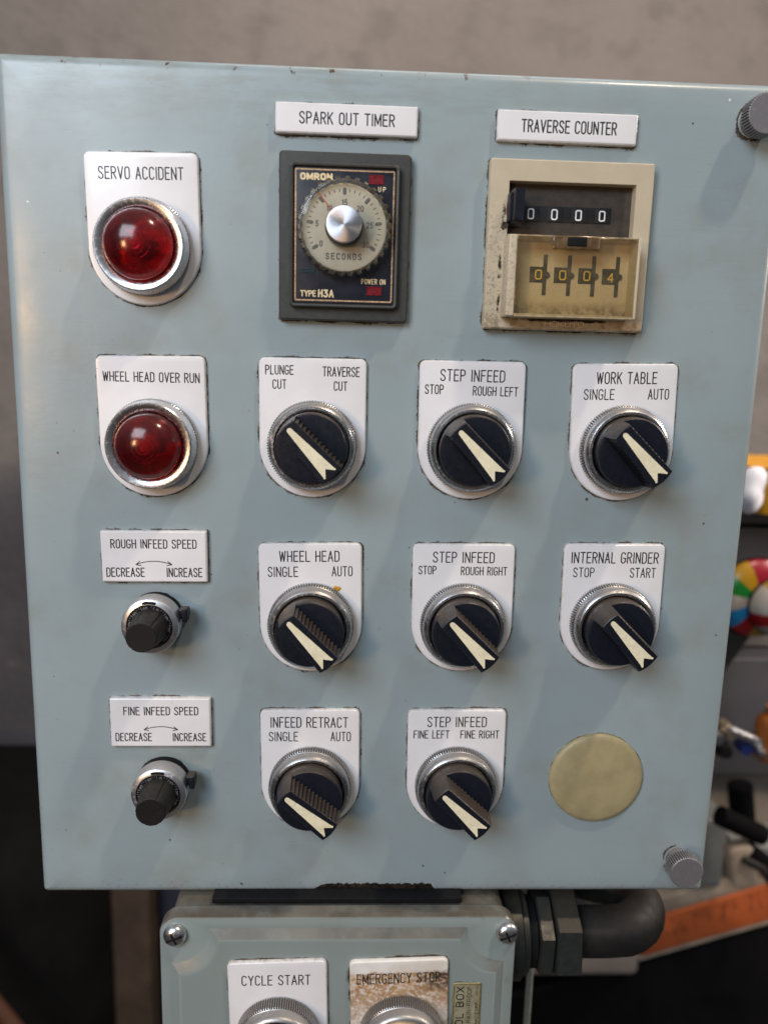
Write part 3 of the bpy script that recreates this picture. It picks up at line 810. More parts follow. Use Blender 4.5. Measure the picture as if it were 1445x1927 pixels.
mb.loft([[(*p, 6.02) for p in o(0)], [(*p, 6.08) for p in o(.08)], [(*p, 6.08) for p in o(.55)], [(*p, 6.02) for p in o(.62)]], False, False).build('gold_border', 'gold', T)
tb = MB(); lettering(tb, 'OMRON', Lt(39.9, -26.75), Lt(52.4, -26.8), 2.7, .75, 6.02, .05, gap=.30); tb.build('lettering', 'pale_gold', T)
tb = MB(); lettering(tb, 'TYPE', Lt(40.2, 16.85), Lt(46.5, 16.8), 2.5, .5, 6.02, .05, gap=.22); tb.build('lettering', 'pale_gold', T)
tb = MB(); lettering(tb, 'H3A', Lt(47.2, 16.65), Lt(53.5, 16.7), 3.1, .66, 6.02, .05, gap=.30); tb.build('lettering', 'pale_gold', T)
tb = MB(); lettering(tb, 'POWER ON', Lt(64.2, 11.65), Lt(73.7, 11.7), 2.1, .27, 6.02, .05, gap=.3); tb.build('lettering', 'pale_gold', T)
tb = MB(); lettering(tb, 'UP', Lt(70.0, -22.85), Lt(73.0, -22.85), 1.9, .3, 6.02, .05, gap=.5)
tb.build('lettering', 'pale_gold', T)
for (x0, y0, x1, y1, mt) in ((66.3, -28.1, 72.1, -24.6, 'red_window'), (66.3, 13.5, 72.2, 16.9, 'red_window'), (40.3, 7.4, 46.0, 9.1, 'green_window')):
    a, b = Lt(x0, y1), Lt(x1, y0); w, h = b[0] - a[0], b[1] - a[1]; c = ((a[0] + b[0]) / 2, (a[1] + b[1]) / 2)
    MB().loft([[(*p, 6.0) for p in rrect(w, h, .2, 0, 3, c)], [(*p, 6.25) for p in rrect(w, h, .2, .05, 3, c)], [(*p, 6.25) for p in rrect(w, h, .2, .3, 3, c)], [(*p, 6.1) for p in rrect(w, h, .2, .4, 3, c)]], False, True).build('indicator_window', mt, T)
D = Lt(57.1, -8.05); DC = (D[0], D[1], 0)
MB().lathe([(16.4, 6.02), (16.4, 7.7), (16.1, 7.9), (15.8, 7.92), (6.0, 7.92)], 96).build('scale_disc', 'scale_cream', T, DC)
tb = MB()
vals = {0: 0, 5: 1, 15: 3, 20: 4, 25: 5, 30: 6}
t0, t30 = 214.0, -34.0
for i in range(31):
    a = math.radians(t0 + (t30 - t0) * i / 30); ca, sa = math.cos(a), math.sin(a)
    if i % 5 == 0:
        tb.stroke([(12.7 * ca, 12.7 * sa), (14.0 * ca, 14.0 * sa)], .72, .04, 7.94)
    else:
        tb.stroke([(13.3 * ca, 13.3 * sa), (14.2 * ca, 14.2 * sa)], .19, .04, 7.94)
for s, (x, y) in {'0': (48.3, -1.9), '5': (46.6, -9.3), '10': (51.4, -15.0), '15': (57.2, -17.3), '20': (63.2, -15.2), '25': (67.0, -9.2), '30': (65.6, -1.9)}.items():
    X, Y = Lt(x, y); X -= D[0]; Y -= D[1]; w2 = .62 if len(s) == 1 else 1.35 if s != '15' and s != '10' else 1.1
    lettering(tb, s, (X - w2, Y), (X + w2, Y), 2.4, .44, 7.94, .04, gap=.34)
for i, ch in enumerate('SECONDS'):
    X = -6.3 + i * 2.1; Y = -10.75 - .0 * i; lettering(tb, ch, (X - .75, Y), (X + .78, Y), 2.6, .5, 7.94, .04)
tb.build('scale_lettering', 'scale_print', T, DC)
# clear knob: skirt with finger notches
N = 30 * 8
def notch(j, depth=1.0):
    return 0.0 if (j % 8) < 4 else depth
mb = MB(); lay = []
for r, z, k in ((17.2, 8.3, 1), (18.35, 8.5, 1), (18.4, 10.6, 1), (18.0, 11.2, .9), (17.4, 11.5, .35), (16.6, 11.55, 0)):
    lay.append([((r - notch(j) * k) * math.cos(2 * math.pi * j / N), (r - notch(j) * k) * math.sin(2 * math.pi * j / N), z) for j in range(N)])
mb.loft(lay, False, False).build('notched_rim', 'smoke_rim', T, DC, sharp=40)
MB().lathe([(16.6, 11.55), (16.4, 11.6), (7.0, 11.6), (6.9, 11.5)], 96, cap1=False).build('clear_disc', 'clear_dial', T, DC)
tb = MB(); a = math.radians(130); tb.stroke([(7.0 * math.cos(a), 7.0 * math.sin(a)), (15.2 * math.cos(a), 15.2 * math.sin(a))], .17, .03, 11.62); tb.build('pointer_line', 'red_mark', T, DC)
MB().lathe([(7.4, 7.95), (7.2, 11.7), (6.9, 12.1), (6.75, 14.0), (6.75, 15.4), (6.7, 15.6), (5, 15.6)], 64).build('hub_skirt', 'timer_grey', T, DC)
def brushed():
    g = G('turned_metal'); c = g.coord(); x, y, z = g.xyz(c)
    r = g.math('SQRT', g.math('ADD', g.math('MULTIPLY', x, x), g.math('MULTIPLY', y, y)))
    cm = g.n('ShaderNodeCombineXYZ'); g.put(cm.inputs[0], r)
    nn = g.noise(cm.outputs[0], 9000, 3)
    tg = g.n('ShaderNodeTangent', direction_type='RADIAL', axis='Z')
    q = g.pbsdf((.62, .62, .66), .34, 1, g.bump(nn, .12, .0002), Anisotropic=.85)
    g.t.links.new(tg.outputs[0], q.inputs['Tangent']); return g.m
M['turned'] = brushed()
MB().lathe([(6.75, 15.5), (6.75, 16.2), (6.55, 16.45), (6.3, 16.5), (.4, 16.46)], 96).build('hub_cap', 'turned', T, DC)
grime(lambda ins: rrect(51.2, 63.5, 1.6, ins, 8), T, reach=1.1)

# --- traverse counter
cx0, cy0 = L(145.9, -4.05); K = empty('counter', panel, (cx0, cy0, 0))
tag(K, 'beige counter with number wheels and an amber flip cover under the TRAVERSE COUNTER plate')
Lc = lambda x, yd: (x - 145.9, -4.05 - yd)
mb = MB(); lay = []
hc = Lc(146.2, -2.1)
for w, h, r, z, c in ((64.8, 64.8, .8, 0, (0, 0)), (64.8, 64.8, .8, 3.6, (0, 0)), (64.4, 64.4, .8, 4.5, (0, 0)), (63.4, 63.4, .6, 5.0, (0, 0)), (50.4, 52.2, .4, 5.0, hc), (50.1, 51.9, .3, 4.8, hc), (50.0, 51.8, .3, .02, hc)):
    lay.append([(*p, z) for p in rrect(w, h, r, 0, 5, c)])
mb.loft(lay, False, False).build('bezel', 'counter_beige', K)
grime(lambda ins: rrect(64.8, 64.8, .8, ins, 8), K, reach=1.3)
a, b = Lc(121.1, -7.6), Lc(171.3, -28.3)
MB().box(a[0], b[0], a[1], b[1], .05, .4, .1).build('display_panel', 'display_dark', K)
a, b = Lc(128.6, -13.9), Lc(163.3, -19.9)
MB().box(a[0], b[0], a[1], b[1], .41, .6, .05).build('wheel_slot', 'wheel_black', K)
for x in (131.0, 140.45, 150.15, 159.65):
    X, Y = Lc(x, -16.8); wheel = MB().box(X - 2.6, X + 3.4, Y - 2.75, Y + 2.75, .61, .85, .1).build('number_wheel', 'wheel_black', K)
    tb = MB(); tb.stroke([(X + (p[0]) , Y + p[1]) for p in rrect(2.1, 3.6, .55, 0, 4) + [rrect(2.1, 3.6, .55, 0, 4)[0]]], .27, .04, .87); tb.build('digit', 'digit_white', wheel)
a, b = Lc(121.2, 23.6), Lc(171.2, -8.2)
MB().box(a[0], b[0], a[1], b[1], .1, 5.6, .2).build('setting_face', 'setting_face', K)
for i, x in enumerate((134.35, 144.1, 153.85, 163.45)):
    X, Y = Lc(x, 7.0); w = MB()
    w.box(X - 3.5, X + 2.4, Y - 3.0, Y + 3.1, 5.6, 5.72, .03)
    w.box(X + 1.75, X + 3.3, Y - 7.8, Y + 7.8, 5.6, 5.8, .03)
    w.lathe([(1.3, 5.6), (1.2, 6.4), (.7, 6.9), (.1, 7.0)], 20, (X + 3.2, Y))
    w = w.build('setting_wheel', 'slot_dark', K)
    tb = MB()
    if i < 3: tb.stroke([(X + p[0], Y + .1 + p[1]) for p in rrect(2.3, 3.3, .6, 0, 4) + [rrect(2.3, 3.3, .6, 0, 4)[0]]], .24, .04, 5.76)
    else: lettering(tb, '4', (X - 1.35, Y - .3), (X + 1.25, Y - .3), 3.6, .46, 5.76, .04)
    tb.build('digit', 'digit_yellow', w)
# flip cover
x0, yb = Lc(123.4, 23.4); x1, yt = Lc(170.2, -6.4)
mb = MB(); mb.box(x0, x1, yb + .2, yt, 14.6, 15.6, .25); mb.build('cover_window', 'amber_clear', K)
mb = MB(); mb.box(x0, x1, yb - .5, yb + .7, 5.2, 15.4, .25); mb.build('cover_floor', 'amber_edge', K)
mb = MB(); mb.box(x0, x1, yt - 1.0, yt - .1, 5.8, 14.5, .2); mb.build('cover_roof', 'amber_dark', K)
xl, _ = Lc(120.1, 0)
for (u0, u1) in ((xl, x0 - .05), (x1 + .05, x1 + .95)):
    MB().box(u0, u1, yb - .4, yt + .2, 5.05, 15.9, .5).build('cover_cheek', 'counter_beige', K)
a, b = Lc(136.8, -1.5), Lc(155.1, -6.5)
mb = MB(); mb.box(a[0], b[0], a[1], b[1], 15.5, 17.2, .4); mb.build('cover_latch', 'amber_dark', K)
a, b = Lc(142.3, -2.6), Lc(149.6, -5.9)
mb = MB(); mb.box(a[0], b[0], a[1], b[1], 16.0, 17.6, .3); mb.build('latch_slot', 'matt_black', K)
a, b = Lc(121.9, -11.2), Lc(125.9, -23.9)
mb = MB(); lay = [[(a[0] - .3, a[1], 0), (b[0], a[1], 0), (b[0], b[1], 0), (a[0] - .3, b[1], 0)], [(a[0], a[1] + .8, 12), (b[0], a[1] - .2, 12), (b[0], b[1], 12), (a[0], b[1], 12)], [(a[0] + .2, a[1] + 2.2, 13.6), (b[0] - .2, a[1] + .4, 13.6), (b[0] - .2, b[1] - .3, 13.6), (a[0] + .2, b[1] - .3, 13.6)]]
mb.loft(lay, False, True).build('reset_lever', 'black_plastic', K)
a, b = Lc(120.6, -12.4), Lc(122.4, -23.0)
MB().box(a[0], b[0], a[1], b[1], 1.0, 9.5, .3).build('lever_key', 'black_plastic', K)
a, b = Lc(120.4, -15.5), Lc(120.8, -20.0)
MB().box(a[0], b[0], a[1], b[1], 2.0, 6.0, .1).build('red_mark', simple('dull_red', (.12, .012, .012), .6, var=.5, sc=700), K)
def crust(blobs, parent, z):
    mb = MB()
    for (x, yd, rx, ry) in blobs:
        X, Y = Lc(x, yd)
        mb.loft([[(X + rx * k * math.cos(2 * math.pi * i / 28), Y + ry * k * math.sin(2 * math.pi * i / 28), z) for i in range(28)] for k in (1.4, .95, .6, .15)], False, True, gv=[.15, .55, .9, 1.0])
    mb.build('grime', 'grime', parent, smooth=False)
crust([(120.2, -11.2, 2.2, 2.6)], K, 5.04); crust([(119.4, -16.0, 1.0, 6.5)], K, 5.06); crust([(118.9, 8, .9, 15)], K, 5.08); crust([(147, 24.4, 24, .9)], K, 5.10)
tb = MB(); lettering(tb, 'HOKUYO', Lc(138.2, 25.85), Lc(154.3, 25.8), 2.4, .42, 4.98, .18, gap=.14); 
tb.build('embossed_lettering', simple('emboss_beige', (.70, .61, .50), .45, var=.1), K)

# --- blanking plug
x, y = L(175.6, 226.6); P = MB().lathe([(21.5, 0), (21.5, .8), (21.2, 1.5), (20.6, 2.0), (19, 2.4), (14, 2.8), (7, 3.0), (.5, 3.05)], 96).build('blanking_plug', 'plug_olive', panel, (x, y, 0))
tag(P, 'round olive-beige blanking plug closing an empty hole')
grime(lambda ins: [(p[0], p[1]) for p in circ(21.5 - ins, 72)], P, reach=.7)

# --- thumb screws
for i, (cx, cy, lb) in enumerate(((217.5, -54.3, 'knurled thumb screw at the corner near the TRAVERSE COUNTER plate'), (217.5, 267.7, 'knurled thumb screw at the corner near the round blanking plug'))):
    x, y = L(cx, cy); N = 44 * 4; mb = MB(); lay = []
    mb.lathe([(5.6, 0), (5.6, 3.9), (5.0, 4.0)], 40, cap1=False)
    for r, z, k in ((6.9, 4.8, 0), (7.8, 5.2, 1), (7.8, 10.6, 1), (7.5, 11.0, .3), (7.2, 11.2, 0)):
        lay.append([((r - (.6 if j % 4 in (2, 3) else 0) * k) * math.cos(2 * math.pi * j / N), (r - (.6 if j % 4 in (2, 3) else 0) * k) * math.sin(2 * math.pi * j / N), z) for j in range(N)])
    mb.loft(lay, True, True)
    for i in range(5):
        for j in range(N): mb.g[len(mb.g) - 5 * N + i * N + j] = 1.0 if (j % 4 in (2, 3) and i in (1, 2)) else 0.0
    s_ = mb.build('thumb_screw', 'grey_metal', panel, (x, y, 0)); tag(s_, lb, group='knurled thumb screws')
    grime(lambda ins: [(p[0], p[1]) for p in circ(6.6 - ins, 48)], s_, reach=1.9)

# ------------------------------------------------------------------ push-button station below
BX, BT = 60.2, 285.2          # centre line and top edge of the station (mm)
box = root('pushbutton_station', BX, BT + 240, -17, 'grey-green cast push-button box hanging below the control panel', 'switch box')
Lb = lambda x, yd: (x - BX, BT + 240 - yd)
bw, bh = 159.0, 240.0; bc = (0, bh / 2)
mb = MB(); lay = []
for ins, z in ((3, -95), (3, -12.0), (1.2, -9.4), (.6, -8.6)): lay.append([(*p, z) for p in rrect(bw, bh, 9, ins, 9, bc)])
mb.loft(lay, True, True).build('housing', 'box_paint', box)
MB().loft([[(*p, z) for p in rrect(bw, bh, 9, i, 9, bc)] for i, z in ((1.6, -8.6), (1.6, -8.0))], False, True).build('gasket', 'matt_black', box)
# lid: flange with a raised field that is scooped round the corner screws
def lid_outline(ins, scoop):
    pts = []; w2, h2 = bw / 2 - ins, bh / 2 - ins
    for sx, sy, a0 in ((1, 1, 0), (-1, 1, 90), (-1, -1, 180), (1, -1, 270)):
        for i in range(13):
            t = i / 12; a = math.radians(a0 + 90 * t)
            r = 8.5
            p1 = (sx * (w2 - r) + r * math.cos(a), sy * (h2 - r) + r * math.sin(a))
            if scoop:
                s0 = 17.0; ang = math.radians(a0 + 90 + 180 - (90 * t) + 0)
                ex, ey = sx * w2, sy * h2
                th = math.radians({0: 270, 90: 0, 180: 90, 270: 180}[a0] - 90 * t)
                p1 = (ex + s0 * math.cos(th) * 1.0, ey + s0 * math.sin(th))
                if i == 0: p1 = (ex, ey - sy * s0) if a0 in (0, 180) else (ex - sx * s0, ey)
                if i == 12: p1 = (ex - sx * s0, ey) if a0 in (0, 180) else (ex, ey - sy * s0)
            pts.append((p1[0] + bc[0], p1[1] + bc[1]))
    return pts
mb = MB(); lay = []
for ins, z in ((.4, -8.0), (0, -7.6), (0, -1.5), (.4, -.5), (1.3, 0)): lay.append([(*p, z) for p in lid_outline(ins, False)])
for ins, z in ((5.2, 0.05), (5.6, .3), (8.6, 2.6), (9.3, 2.95), (10.2, 3.0)): lay.append([(*p, z) for p in lid_outline(ins, True)])
mb.loft(lay, False, True).build('lid', 'box_paint', box, sharp=28)
for sx, sy, lb in ((-72.3, BT + 7.9, None), (74.9, BT + 7.4, None), (-72.3, BT + 232, None), (74.9, BT + 232, None)):
    X, Y = sx, BT + 240 - sy
    mb = MB(); n = 40
    prof = [(5.0, 0), (5.15, .8), (4.9, 1.9), (4.2, 2.95), (3.0, 3.65), (1.4, 4.02), (.2, 4.1)]
    mb.lathe(prof, n); s_ = mb.build('corner_screw', 'chrome', box, (X, Y, 0), rz=.4)
    sl = MB(); sl.box(-3.6, 3.6, -.45, .45, 2.6, 4.13, .05); sl.box(-.45, .45, -2.6, 2.6, 2.6, 4.14, .05); sl.build('screw_slot', 'matt_black', s_)
nameplate(box, (32.9, 303.6), 1.6, [('CYCLE START', 17.4, 312.9, 47.8, 312.5, 5.2)], Lb, 'white plate engraved CYCLE START', z0=3.0)
nameplate(box, (86.8, 303.2), 1.9, [('EMERGENCY STOP', 68.2, 312.6, 105.5, 311.5, 5.3)], Lb, 'rust-stained white plate engraved EMERGENCY STOP', z0=3.0, mat='plate_stained', textmat='text_faded', reach=2.0)
for (cx, cy, lb, mt, hh) in ((33.6, 339.2, 'black push button under the CYCLE START lettering', 'black_plastic', 12.0), (88.4, 338.8, 'worn beige mushroom button under the EMERGENCY STOP lettering', 'worn_beige', 17.0)):
    if mt == 'worn_beige': M[mt] = simple(mt, (.60, .46, .30), .45, var=.15, sc=200)
    X, Y = Lb(cx, cy); b_ = empty('push_button', box, (X, Y, 3.0)); tag(b_, lb)
    mb = MB(); knurled(mb, 18.6, .8, 2.0, 8.8, 110)
    mb.lathe([(18.0, 8.8), (17.8, 9.0), (17.7, 12.0), (17.4, 12.9), (16.8, 13.6), (16.1, 13.9), (15.6, 13.6), (15.5, 12.6), (15.5, 5), (8, 5)], 96)
    mb.build('collar', 'collar_metal', b_)
    MB().lathe([(14.7, 5), (14.7, hh - 1.6), (14.3, hh - .6), (13.4, hh), (.5, hh + .4)], 72).build('button_cap', mt, b_)
# rating plate
pa, pb = Lb(111.7, 430), Lb(124.4, 316.0)
rp = empty('rating_plate', box, (0, 0, 3.0)); tag(rp, 'small brass-edged rating plate with upright black lettering RAIN-PROOF')
M['brass'] = simple('brass', (.34, .27, .10), .4, .6, var=.4, sc=500)
M['plate_olive'] = simple('plate_olive', (.33, .31, .21), .4, .3, var=.18, sc=300)
c = ((pa[0] + pb[0]) / 2, (pa[1] + pb[1]) / 2); w, h = pb[0] - pa[0], pb[1] - pa[1]
mb = MB(); mb.prism(lambda i: rrect(w, h, 1.2, i, 5, c), 0, .7, .2); mb.build('plate', 'plate_olive', rp)
mb = MB(); mb.loft([[(*p, .71) for p in rrect(w, h, 1.2, .1, 5, c)], [(*p, .76) for p in rrect(w, h, 1.2, .15, 5, c)], [(*p, .76) for p in rrect(w, h, 1.2, .75, 5, c)], [(*p, .71) for p in rrect(w, h, 1.2, .8, 5, c)]], False, False).build('plate_border', 'brass', rp)
tb = MB()
lettering(tb, 'CONTROL BOX', Lb(115.1, 357.0), Lb(114.9, 317.7), 3.7, .5, .72, .04)
lettering(tb, 'RAIN-PROOF', Lb(119.25, 336.6), Lb(119.0, 317.7), 2.1, .26, .72, .04)
lettering(tb, 'ENKI CORP.', Lb(122.8, 338.6), Lb(122.6, 325.2), 1.5, .28, .72, .04)
lettering(tb, 'JAPAN', Lb(122.6, 322.8), Lb(122.5, 317.0), 1.2, .14, .72, .04)
tb.build('lettering', 'text_black', rp)
grime(lambda ins: rrect(w, h, 1.2, ins, 8, c), rp, reach=.9, inner=.3)
# black block in the gap between station and panel
nk = MB(); nk.box(-58, 56, 238.6, 241.2, -70, -11.0, .3); nk.build('gap_block', 'matt_black', box)

# ------------------------------------------------------------------ cable gland and hose
hose = root('cable_hose', 140, 320, 18, 'black cable hose bent round beside the push-button box', 'cable hose')
# local: x right, y up, z towards the viewer, origin on the box side at hose height
M['gland_dark'] = simple('gland_dark', (.022, .026, .025), .45, .2, dust=.5, dustc=(.08, .066, .048), bump=.1, sc=500)
M['rubber'] = simple('rubber', (.010, .0095, .0095), .6, Specular_IOR_Level=.3, dust=.3, dustc=(.065, .052, .045), bump=.12, sc=300)
def hexnut(x0, x1, r, name, n=6, rot=.2, b=1.2):
    mb = MB(); lay = []
    for x, rr in ((x0, r - b), (x0 + b * .6, r), (x1 - b * .6, r), (x1, r - b)):
        lay.append([(x, rr * math.sin(2 * math.pi * j / n + rot), rr * math.cos(2 * math.pi * j / n + rot)) for j in range(n)])
    mb.loft(lay, True, True); mb.build(name, 'gland_dark', hose, sharp=20)
def xl(x0, x1, r, name, mat='gland_dark'):
    MB().loft([[(x, rr * math.cos(2 * math.pi * j / 40), rr * math.sin(2 * math.pi * j / 40)) for j in range(40)] for x, rr in ((x0, r - .6), (x0 + .5, r), (x1 - .5, r), (x1, r - .6))], True, True).build(name, mat, hose)
xl(-.5, 8, 22.0, 'gland_boss'); xl(8.0, 11.5, 19.5, 'gland_washer'); xl(11.5, 16, 16.5, 'gland_neck', 'matt_black')
hexnut(16.2, 23.6, 19.8, 'lock_nut', rot=.45); hexnut(24.2, 36.5, 21.6, 'gland_nut', rot=.62)
pts = [(28, -.6, 0), (40, -.6, 0), (53, -.6, 0)]
for i in range(1, 13):
    a = math.radians(-90 + 172 * i / 12 / 1.0); pts.append((59 + 17.5 * math.cos(a), -.6 + .35 * i, -17.5 - 17.5 * math.sin(a)))
for i in range(1, 9): pts.append((59 - i * 22, 4 + i * 2.4, -35 - i * 5))
pts = [(p[0], p[1], p[2]) for p in pts]
MB().tube(pts, 12.0, 28).build('hose', 'rubber', hose)
M['ink_blue'] = simple('ink_blue', (.02, .04, .16), .5)
# faint blue maker's print along the hose
tb = MB(); lettering(tb, 'NPOLCT-', (0, 0), (14, 0), 3.0, .4, 0, .05)
mb = MB(); mb.f = tb.f; mb.g = tb.g
for (x, y, z) in tb.v:
    th = math.radians(-48) + y / 14.0; mb.v.append((54 + x * .9, 12.05 * math.sin(th) - .5, 12.05 * math.cos(th) - .3 - ((x) / 14.0) ** 2 * 6.0 + z))
mb.build('print', 'ink_blue', hose)

def free(mb, name, mat, x, yd, depth, label, cat, group=None, sharp=35):
    o = mb.build(name, mat, None, sharp=sharp); o.location = Wd(x, yd, depth); o.rotation_euler = (math.pi / 2, 0, 0); return tag(o, label, cat, group)
M['rod_grey'] = simple('rod_grey', (.42, .42, .38), .4, .3)
free(MB().lathe([(1.9, -300), (1.9, 120)], 24, cap0=True), 'support_rod', 'rod_grey', 0, 0, 0, 'thin pale grey upright rod behind the push-button box', 'rod')
rod = bpy.data.objects['support_rod']; rod.location = Wd(168, 330, 60); rod.rotation_euler = (0, 0, 0)
M['pipe_blue'] = simple('pipe_blue', (.035, .045, .08), .5)
free(MB().lathe([(9, -500), (9, 110)], 24, cap0=True), 'steel_pipe', 'pipe_blue', 0, 0, 0, 'dark blue upright steel pipe behind the pale rod', 'pipe')
bpy.data.objects['steel_pipe'].location = Wd(146, 330, 90); bpy.data.objects['steel_pipe'].rotation_euler = (0, 0, 0)

# ------------------------------------------------------------------ machine behind, on the right
M['cast_tan'] = simple('cast_tan', (.20, .165, .135), .7, var=.25, sc=14)
M['cast_grey'] = simple('cast_grey', (.16, .17, .17), .6, var=.2, sc=20)
M['slate'] = simple('slate', (.075, .073, .085), .6, var=.2, sc=9)
M['taupe'] = simple('taupe', (.27, .235, .215), .65, var=.12, sc=8)
M['dark_machine'] = simple('dark_machine', (.0045, .0045, .0055), .8, var=.3, sc=10, Specular_IOR_Level=.06)
M['ledge_beige'] = simple('ledge_beige', (.34, .28, .22), .7, var=.25, sc=25)
M['yellow_plastic'] = simple('yellow_plastic', (.50, .25, .012), .45, var=.15, sc=20)
M['tissue'] = simple('tissue', (.74, .75, .84), .8, var=.08, sc=60)
def orange_mat():
    g = G('orange_board'); c = g.coord(); x, y, z = g.xyz(c)
    ink = g.math('MULTIPLY', g.step(g.noise(g.scale(c, (130, 45, 60)), 1.0, 3, .6), .50, .60), g.math('MULTIPLY', g.step(y, .012, .018), g.step(y, .040, .034)))
    b = g.mix(g.math('MULTIPLY', ink, .6), g.mix(g.step(g.noise(c, 30, 4), .3, .7), (.38, .085, .022), (.46, .11, .03)), (.15, .03, .012))
    g.pbsdf(b, .55); return g.m
M['orange_board'] = orange_mat()

DP = 400
mach = root('grinding_machine', 560, 700, DP, 'grey and tan grinding machine bed out of focus behind the control panel', 'machine')
Lm = lambda x, yd: (x - 560, 700 - yd)
def mbox(name, mat, x0, x1, y0, y1, z0, z1, b=2):
    a = Lm(x0, y1); c = Lm(x1, y0); mb = MB(); mb.box(a[0], c[0], a[1], c[1], z0, z1, b); return mb.build(name, mat, mach)
mbox('guard_panel', 'taupe', 415, 760, 183, 330, -140, -60)
mbox('panel_seam', 'dark_machine', 416, 759, 196, 200, -60, -58, .5)
mbox('top_rail', 'dark_machine', 418, 760, 168, 182.5, -150, -40)
mbox('table_plate', 'slate', 405, 760, 332, 462, -120, -30)
mbox('bed_casting', 'cast_tan', 330, 760, 464, 625, -150, -45)
mbox('slide_casting', 'cast_grey', 432, 462, 500, 580, -45, -8, 5)
mbox('slide_foot', 'ledge_beige', 415, 436, 500, 600, -45, -20, 4)
mbox('pump_body', 'cast_grey', 470, 540, 528, 560, -45, -5, 6)
mbox('bed_seam', 'dark_machine', 355, 358, 520, 600, -45, -43, .5)
# beige ledge, orange board and dark base run away to the left: yawed together
ledge = empty('ledge', mach, (*Lm(384, 664), -10)); ledge.rotation_euler = (0, math.radians(0), math.radians(18.0))
MB().box(0, 260, 42, 60, -60, -2, 1.5).build('ledge_top', 'ledge_beige', ledge)
MB().box(-4, 260, -6, -1, -60, -1.5, 1).build('ledge_lip', 'ledge_beige', ledge)
tag(MB().box(0, 260, 0, 41.5, -8, 0, 1).build('warning_board', 'orange_board', ledge), 'orange board with dark lettering')
mb = MB(); mb.box(-300, 300, -420, -8, -60, -5, 3); mb.build('base_cabinet', 'dark_machine', ledge)
mb = MB(); a = Lm(245, 690); c = Lm(383, 655); mb.box(a[0], c[0], a[1], c[1], -60, -10, 8); mb.build('bed_end', 'taupe', mach)

def lever_thing(x, y, r, length, ang, mat, label, depth=DP - 30):
    mb = MB(); d = (math.cos(ang), math.sin(ang))
    mb.tube([(-d[0] * length / 2, -d[1] * length / 2, 0), (d[0] * length / 2, d[1] * length / 2, 0)], r, 20)
    return mb
free(lever_thing(0, 0, 12, 46, math.radians(100), None, None), 'clamp_block', 'dark_machine', 456.9, 468.0, DP - 20, 'black upright clamp handle on the tan machine bed', 'clamp')
free(lever_thing(0, 0, 10, 50, math.radians(-25), None, None), 'slanted_clamp', 'dark_machine', 447.6, 476.9, DP - 40, 'black slanted clamp arm below the upright clamp handle', 'clamp')
free(lever_thing(0, 0, 9, 40, math.radians(-40), None, None), 'adjusting_knob', 'dark_machine', 471.3, 514.7, DP - 40, 'black slanted knob above the grey casting', 'knob')
free(lever_thing(0, 0, 3, 46, math.radians(-42), None, None), 'steel_lever', 'grey_metal', 480.7, 527.9, DP - 40, 'thin steel lever crossing the grey casting', 'lever')
# fittings on the slate table
free(MB().lathe([(7, -14), (8, -6), (8, 4), (6, 10)], 24, cap0=True), 'black_fitting', 'matt_black', 420.2, 395.6, DP - 40, 'black round pipe fitting on the slate table', 'fitting')
free(MB().lathe([(6, -16), (6, -2), (4.5, 0), (4.5, 8)], 24, cap0=True), 'brass_fitting', simple('brass_fit', (.42, .34, .24), .35, .7), 424.9, 378.6, DP - 40, 'brass pipe fitting lying among the fittings', 'fitting')
free(MB().lathe([(6.5, -8), (7, 0), (6, 7)], 24, cap0=True), 'blue_cap', simple('blue_cap', (.012, .025, .13), .4), 441.0, 393.7, DP - 40, 'small dark blue cap among the fittings', 'cap')
o = free(lever_thing(0, 0, 4.5, 34, math.radians(-22), None, None), 'steel_spigot', 'chrome', 438.3, 380.9, DP - 45, 'bright steel spigot lying above the blue cap', 'fitting')
free(MB().lathe([(5.5, -9), (6, 0), (5, 7)], 20, cap0=True), 'chrome_ball', 'chrome', 410.1, 381.8, DP - 45, 'polished round fitting catching the light beside the panel edge', 'fitting')
o = free(MB().lathe([(14, -22), (15, -18), (15, 14), (11, 20), (7, 22), (7, 30)], 28, cap0=True), 'oil_bottle', simple('bottle_orange', (.30, .09, .012), .4), 466.5, 382.4, DP - 40, 'orange bottle standing on the slate table', 'bottle')
o.rotation_euler = (0, 0, 0)
def KK(x, y, d): k = (d + 330) / 730; return 61.6 + (x - 61.6) * k, 43.7 + (y - 43.7) * k
mb = MB(); mb.tube([(-30, 30, 0), (-12, 22, 4), (0, 4, 8), (4, -16, 6), (20, -34, 2), (44, -40, 0)], 4, 12)
free(mb, 'black_cable', 'rubber', 478, 536, 350, 'black cable looping down over the tan machine bed', 'cable')
mb = MB(); mb.prism(lambda i: [(p[0], p[1]) for p in rrect(26, 46, 8, i, 5)], -14, 0, 4, cap0=True)
o = free(mb, 'cast_bracket', 'ledge_beige', 452, 518, 352, 'beige cast bracket standing beside the grey casting', 'bracket'); o.rotation_euler = (math.pi / 2, math.radians(-14), 0)
free(MB().lathe([(9, -14), (10, -6), (10, 6), (7, 12)], 24, cap0=True), 'round_handle', 'matt_black', 486, 524, 352, 'round black handle among the castings', 'handle')
free(MB().lathe([(5, -10), (5.5, 4), (4, 10)], 20, cap0=True), 'brass_nut', M['brass'], 470, 392, 352, 'brass nut lying beside the orange bottle', 'nut')
free(MB().lathe([(4, -8), (4.5, 3), (3, 8)], 20, cap0=True), 'steel_nut', 'chrome', 452, 394, 350, 'bright steel nut lying beside the brass pipe fitting', 'nut')
